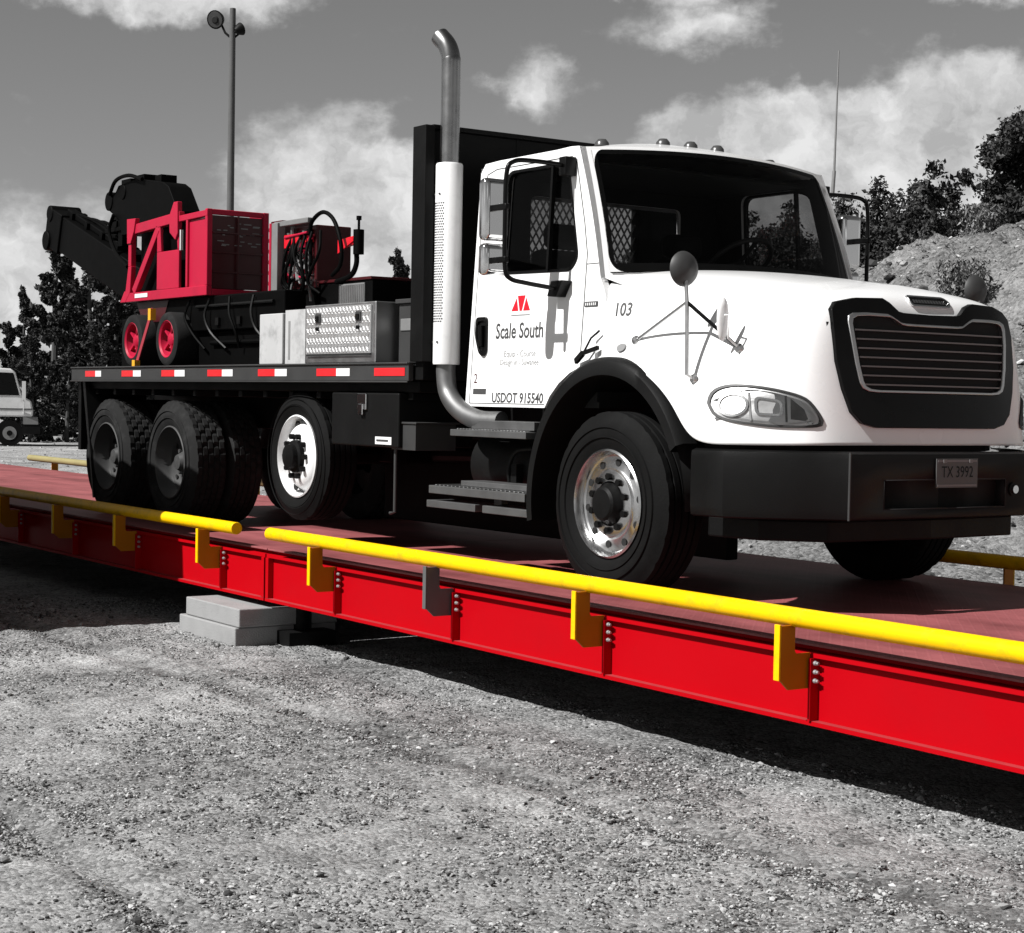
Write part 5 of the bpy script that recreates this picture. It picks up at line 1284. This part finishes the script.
for r_ in range(9):
    for c_ in range(19):
        x = -3.44+c_*.047+(.0235 if r_ % 2 else 0); z = 1.395+r_*.0345; a = R(58 if (r_ % 2) else 122)
        if x > -2.57: continue
        d = Vector((math.cos(a), 0, math.sin(a))); n_ = Vector((0, -1, 0)); s_ = d.cross(n_)
        g.obox((x, -1.2145, z), (.036, .013, .006), Matrix((d, s_, n_)).transposed())
for x in (-3.27, -2.70): g.box(x-.045, x+.045, -1.218, -1.2135, 1.575, 1.66, 1)
g.build('door', [M['tread'], M['alu_dull']], ch, smooth=0, bevel=.002)
for x in (-3.27, -2.70):
    g = MB(); g.box(x-.035, x+.035, -1.226, -1.2185, 1.59, 1.65, 0); g.box(x-.02, x+.02, -1.236, -1.227, 1.60, 1.635, 1); g.cyl((x, -1.214, 1.545), (x, -1.235, 1.545), .014, 12, 1); g.build('latch', [M['grey_rail'], M['black']], ch, smooth=0, bevel=.003)
g = MB(); g.box(-3.45, -2.55, -1.216, -1.2135, 1.357, 1.368); g.build('door_gap', M['hole'], ch, smooth=0)
rb = thing('mesh_crate', (-3.85, -.6, BZ), 'dark red framed crate with grey mesh side behind the tread plate chest', 'crate')
g = MB(); g.box(-4.28, -3.42, -.70, -.35, BZ+.002, 1.93); g.build('body', M['boom'], rb, smooth=0, bevel=.006)
g = MB(); g.box(-4.28, -4.22, -.712, -.701, 1.72, 1.95); g.box(-4.28, -3.42, -.712, -.36, 1.931, 1.952); g.build('frame', M['cart_red_dark'], rb, smooth=0, bevel=.003)
g = MB(); g.box(-3.90, -3.52, -.709, -.701, 1.76, 1.91); 
for k in range(14): g.box(-3.89+k*.027, -3.88+k*.027, -.715, -.7095, 1.77, 1.90, 1)
g.build('mesh_side', [M['grey_paint'], M['steel']], rb, smooth=0)
g = MB(); g.box(-2.45, -2.09, -1.05, -.3, BZ+.001, 1.70); g.box(-2.47, -2.08, -1.07, -.28, 1.701, 1.73); g.box(-2.42, -2.25, -1.058, -1.051, 1.52, 1.60, 1)
sc2 = g.build('steel_cabinet', [M['grey_rail'], M['grey_paint']], None, smooth=0, bevel=.008); tag(sc2, 'dark grey steel cabinet against the black bulkhead at the front of the bed', 'cabinet')

# ------------------------------------------------------------------ floodlight pole
pb = out(44, pxl(227, 44)); ph_ = hgt(229, 12, 44)
fl = thing('floodlight_pole', pb, 'tall thin weathered pole with two floodlights at the top, far behind the cart', 'light pole')
g = MB(); g.tube([pb+Vector((0, 0, -.3)), pb+Vector((0, 0, ph_))], [.11, .075], 14); g.build('pole', M['wood_pole'], fl, smooth=60)
for s, dx, k in ((-1, .42, 1.15), (1, .20, .8)):
    q = pb+RH*s*dx+Vector((0, 0, ph_-(.28 if s < 0 else .5))); ax = (-FH*.9+Vector((0, 0, -.25))-RH*.3).normalized() if s < 0 else (RH*.8+FH*.7+Vector((0, 0, .45))).normalized()
    g = MB(); g.tube([pb+Vector((0, 0, ph_-.75)), pb+RH*s*.18+Vector((0, 0, ph_-.6)), q-ax*.18], .03, 8)
    e1 = ax.orthogonal().normalized()
    g.tube([q-ax*.22*k, q-ax*.12*k, q+ax*.02], [.07*k, .15*k, .20*k], 20)
    o = g.build('floodlight', M['black'], fl, smooth=40)
    g = MB(); g.tube([q+ax*.021, q+ax*.03], [.17*k, .165*k], 20); g.tube([q+ax*.031, q+ax*.06], [.09*k, .06*k], 12, 1); g.build('lens', [M['grey_rail'], M['hole']], o, smooth=40)

# ------------------------------------------------------------------ old truck in the distance
ob = out(57, pxl(8, 57)); od = (RH*math.cos(.28)+FH*math.sin(.28)).normalized()                     # nose points right as seen from the camera
ot = thing('old_truck', (ob.x, ob.y, GZ), 'small old white truck with short hood parked on the far gravel, left edge', 'truck')
perp = (FH*math.cos(.28)-RH*math.sin(.28)).normalized()
def OT(u, h, v): p = ob+od*u+perp*h; return (p.x, p.y, GZ+v)   # u forward, h away from us, v up
of = lambda u, v, h: OT(u, h, v)
g = MB(); g.prism([(-1.6, .95), (.74, .95), (.76, 1.15), (.69, 1.46), (.40, 1.62), (.20, 2.38), (.04, 2.50), (-1.6, 2.58)], of, -.05, 1.75); g.build('cab', M['old_white'], ot, smooth=20, bevel=.05, bseg=3)
g = MB(); g.prism([(-1.3, 1.64), (.33, 1.64), (.13, 2.36), (-1.3, 2.40)], of, -.065, -.052); g.prism([(-1.0, 1.66), (-.96, 1.66), (-.96, 2.38), (-1.0, 2.38)], of, -.07, -.066, 1); g.build('side_window', [M['black_gloss'], M['old_white']], ot, smooth=0)
g = MB(); g.prism([(-1.6, 1.18), (.74, 1.18), (.74, 1.22), (-1.6, 1.22)], of, -.062, -.052); g.build('side_trim', M['letter'], ot, smooth=0)
g = MB(); g.prism([(.42, .40), (.98, .40), (.98, .70), (.42, .70)], of, -.03, 1.72); g.prism([(.45, .71), (.92, .71), (.90, .94), (.45, .94)], of, -.045, 1.7, 1); g.build('bumper', [M['black'], M['grey_paint']], ot, smooth=0)
g = MB(); g.prism([(-6.4, .8), (-1.62, .8), (-1.62, 1.0), (-6.4, 1.0)], of, .0, 1.9); g.prism([(-6.4, 1.0), (-1.75, 1.0), (-1.75, 2.7), (-6.4, 2.7)], of, -.05, 1.95, 1); g.build('box_body', [M['black'], M['old_white']], ot, smooth=0, bevel=.02)
g = MB(); g.prism([(.40, 1.5), (.52, 1.5), (.52, 2.1), (.40, 2.1)], of, -.26, -.16); g.tube([OT(.49, -.2, 2.0), OT(.45, -.05, 1.6)], .02, 6); g.tube([OT(.46, -.2, 1.5), OT(.46, -.05, 1.05)], .02, 6); g.build('mirror', M['old_white'], ot, smooth=0)
for u in (.03, -4.6):
    for h in (-.02, 1.5):
        c = Vector(OT(u, h, .42)); g = MB(); g.tube([c, c+perp*.24], .42, 28, 0); g.tube([c-perp*.012, c+perp*.05], .22, 24, 1); g.tube([c-perp*.03, c-perp*.01], .09, 12, 0); g.build('wheel', [M['tyre'], M['grey_paint']], ot, smooth=40)
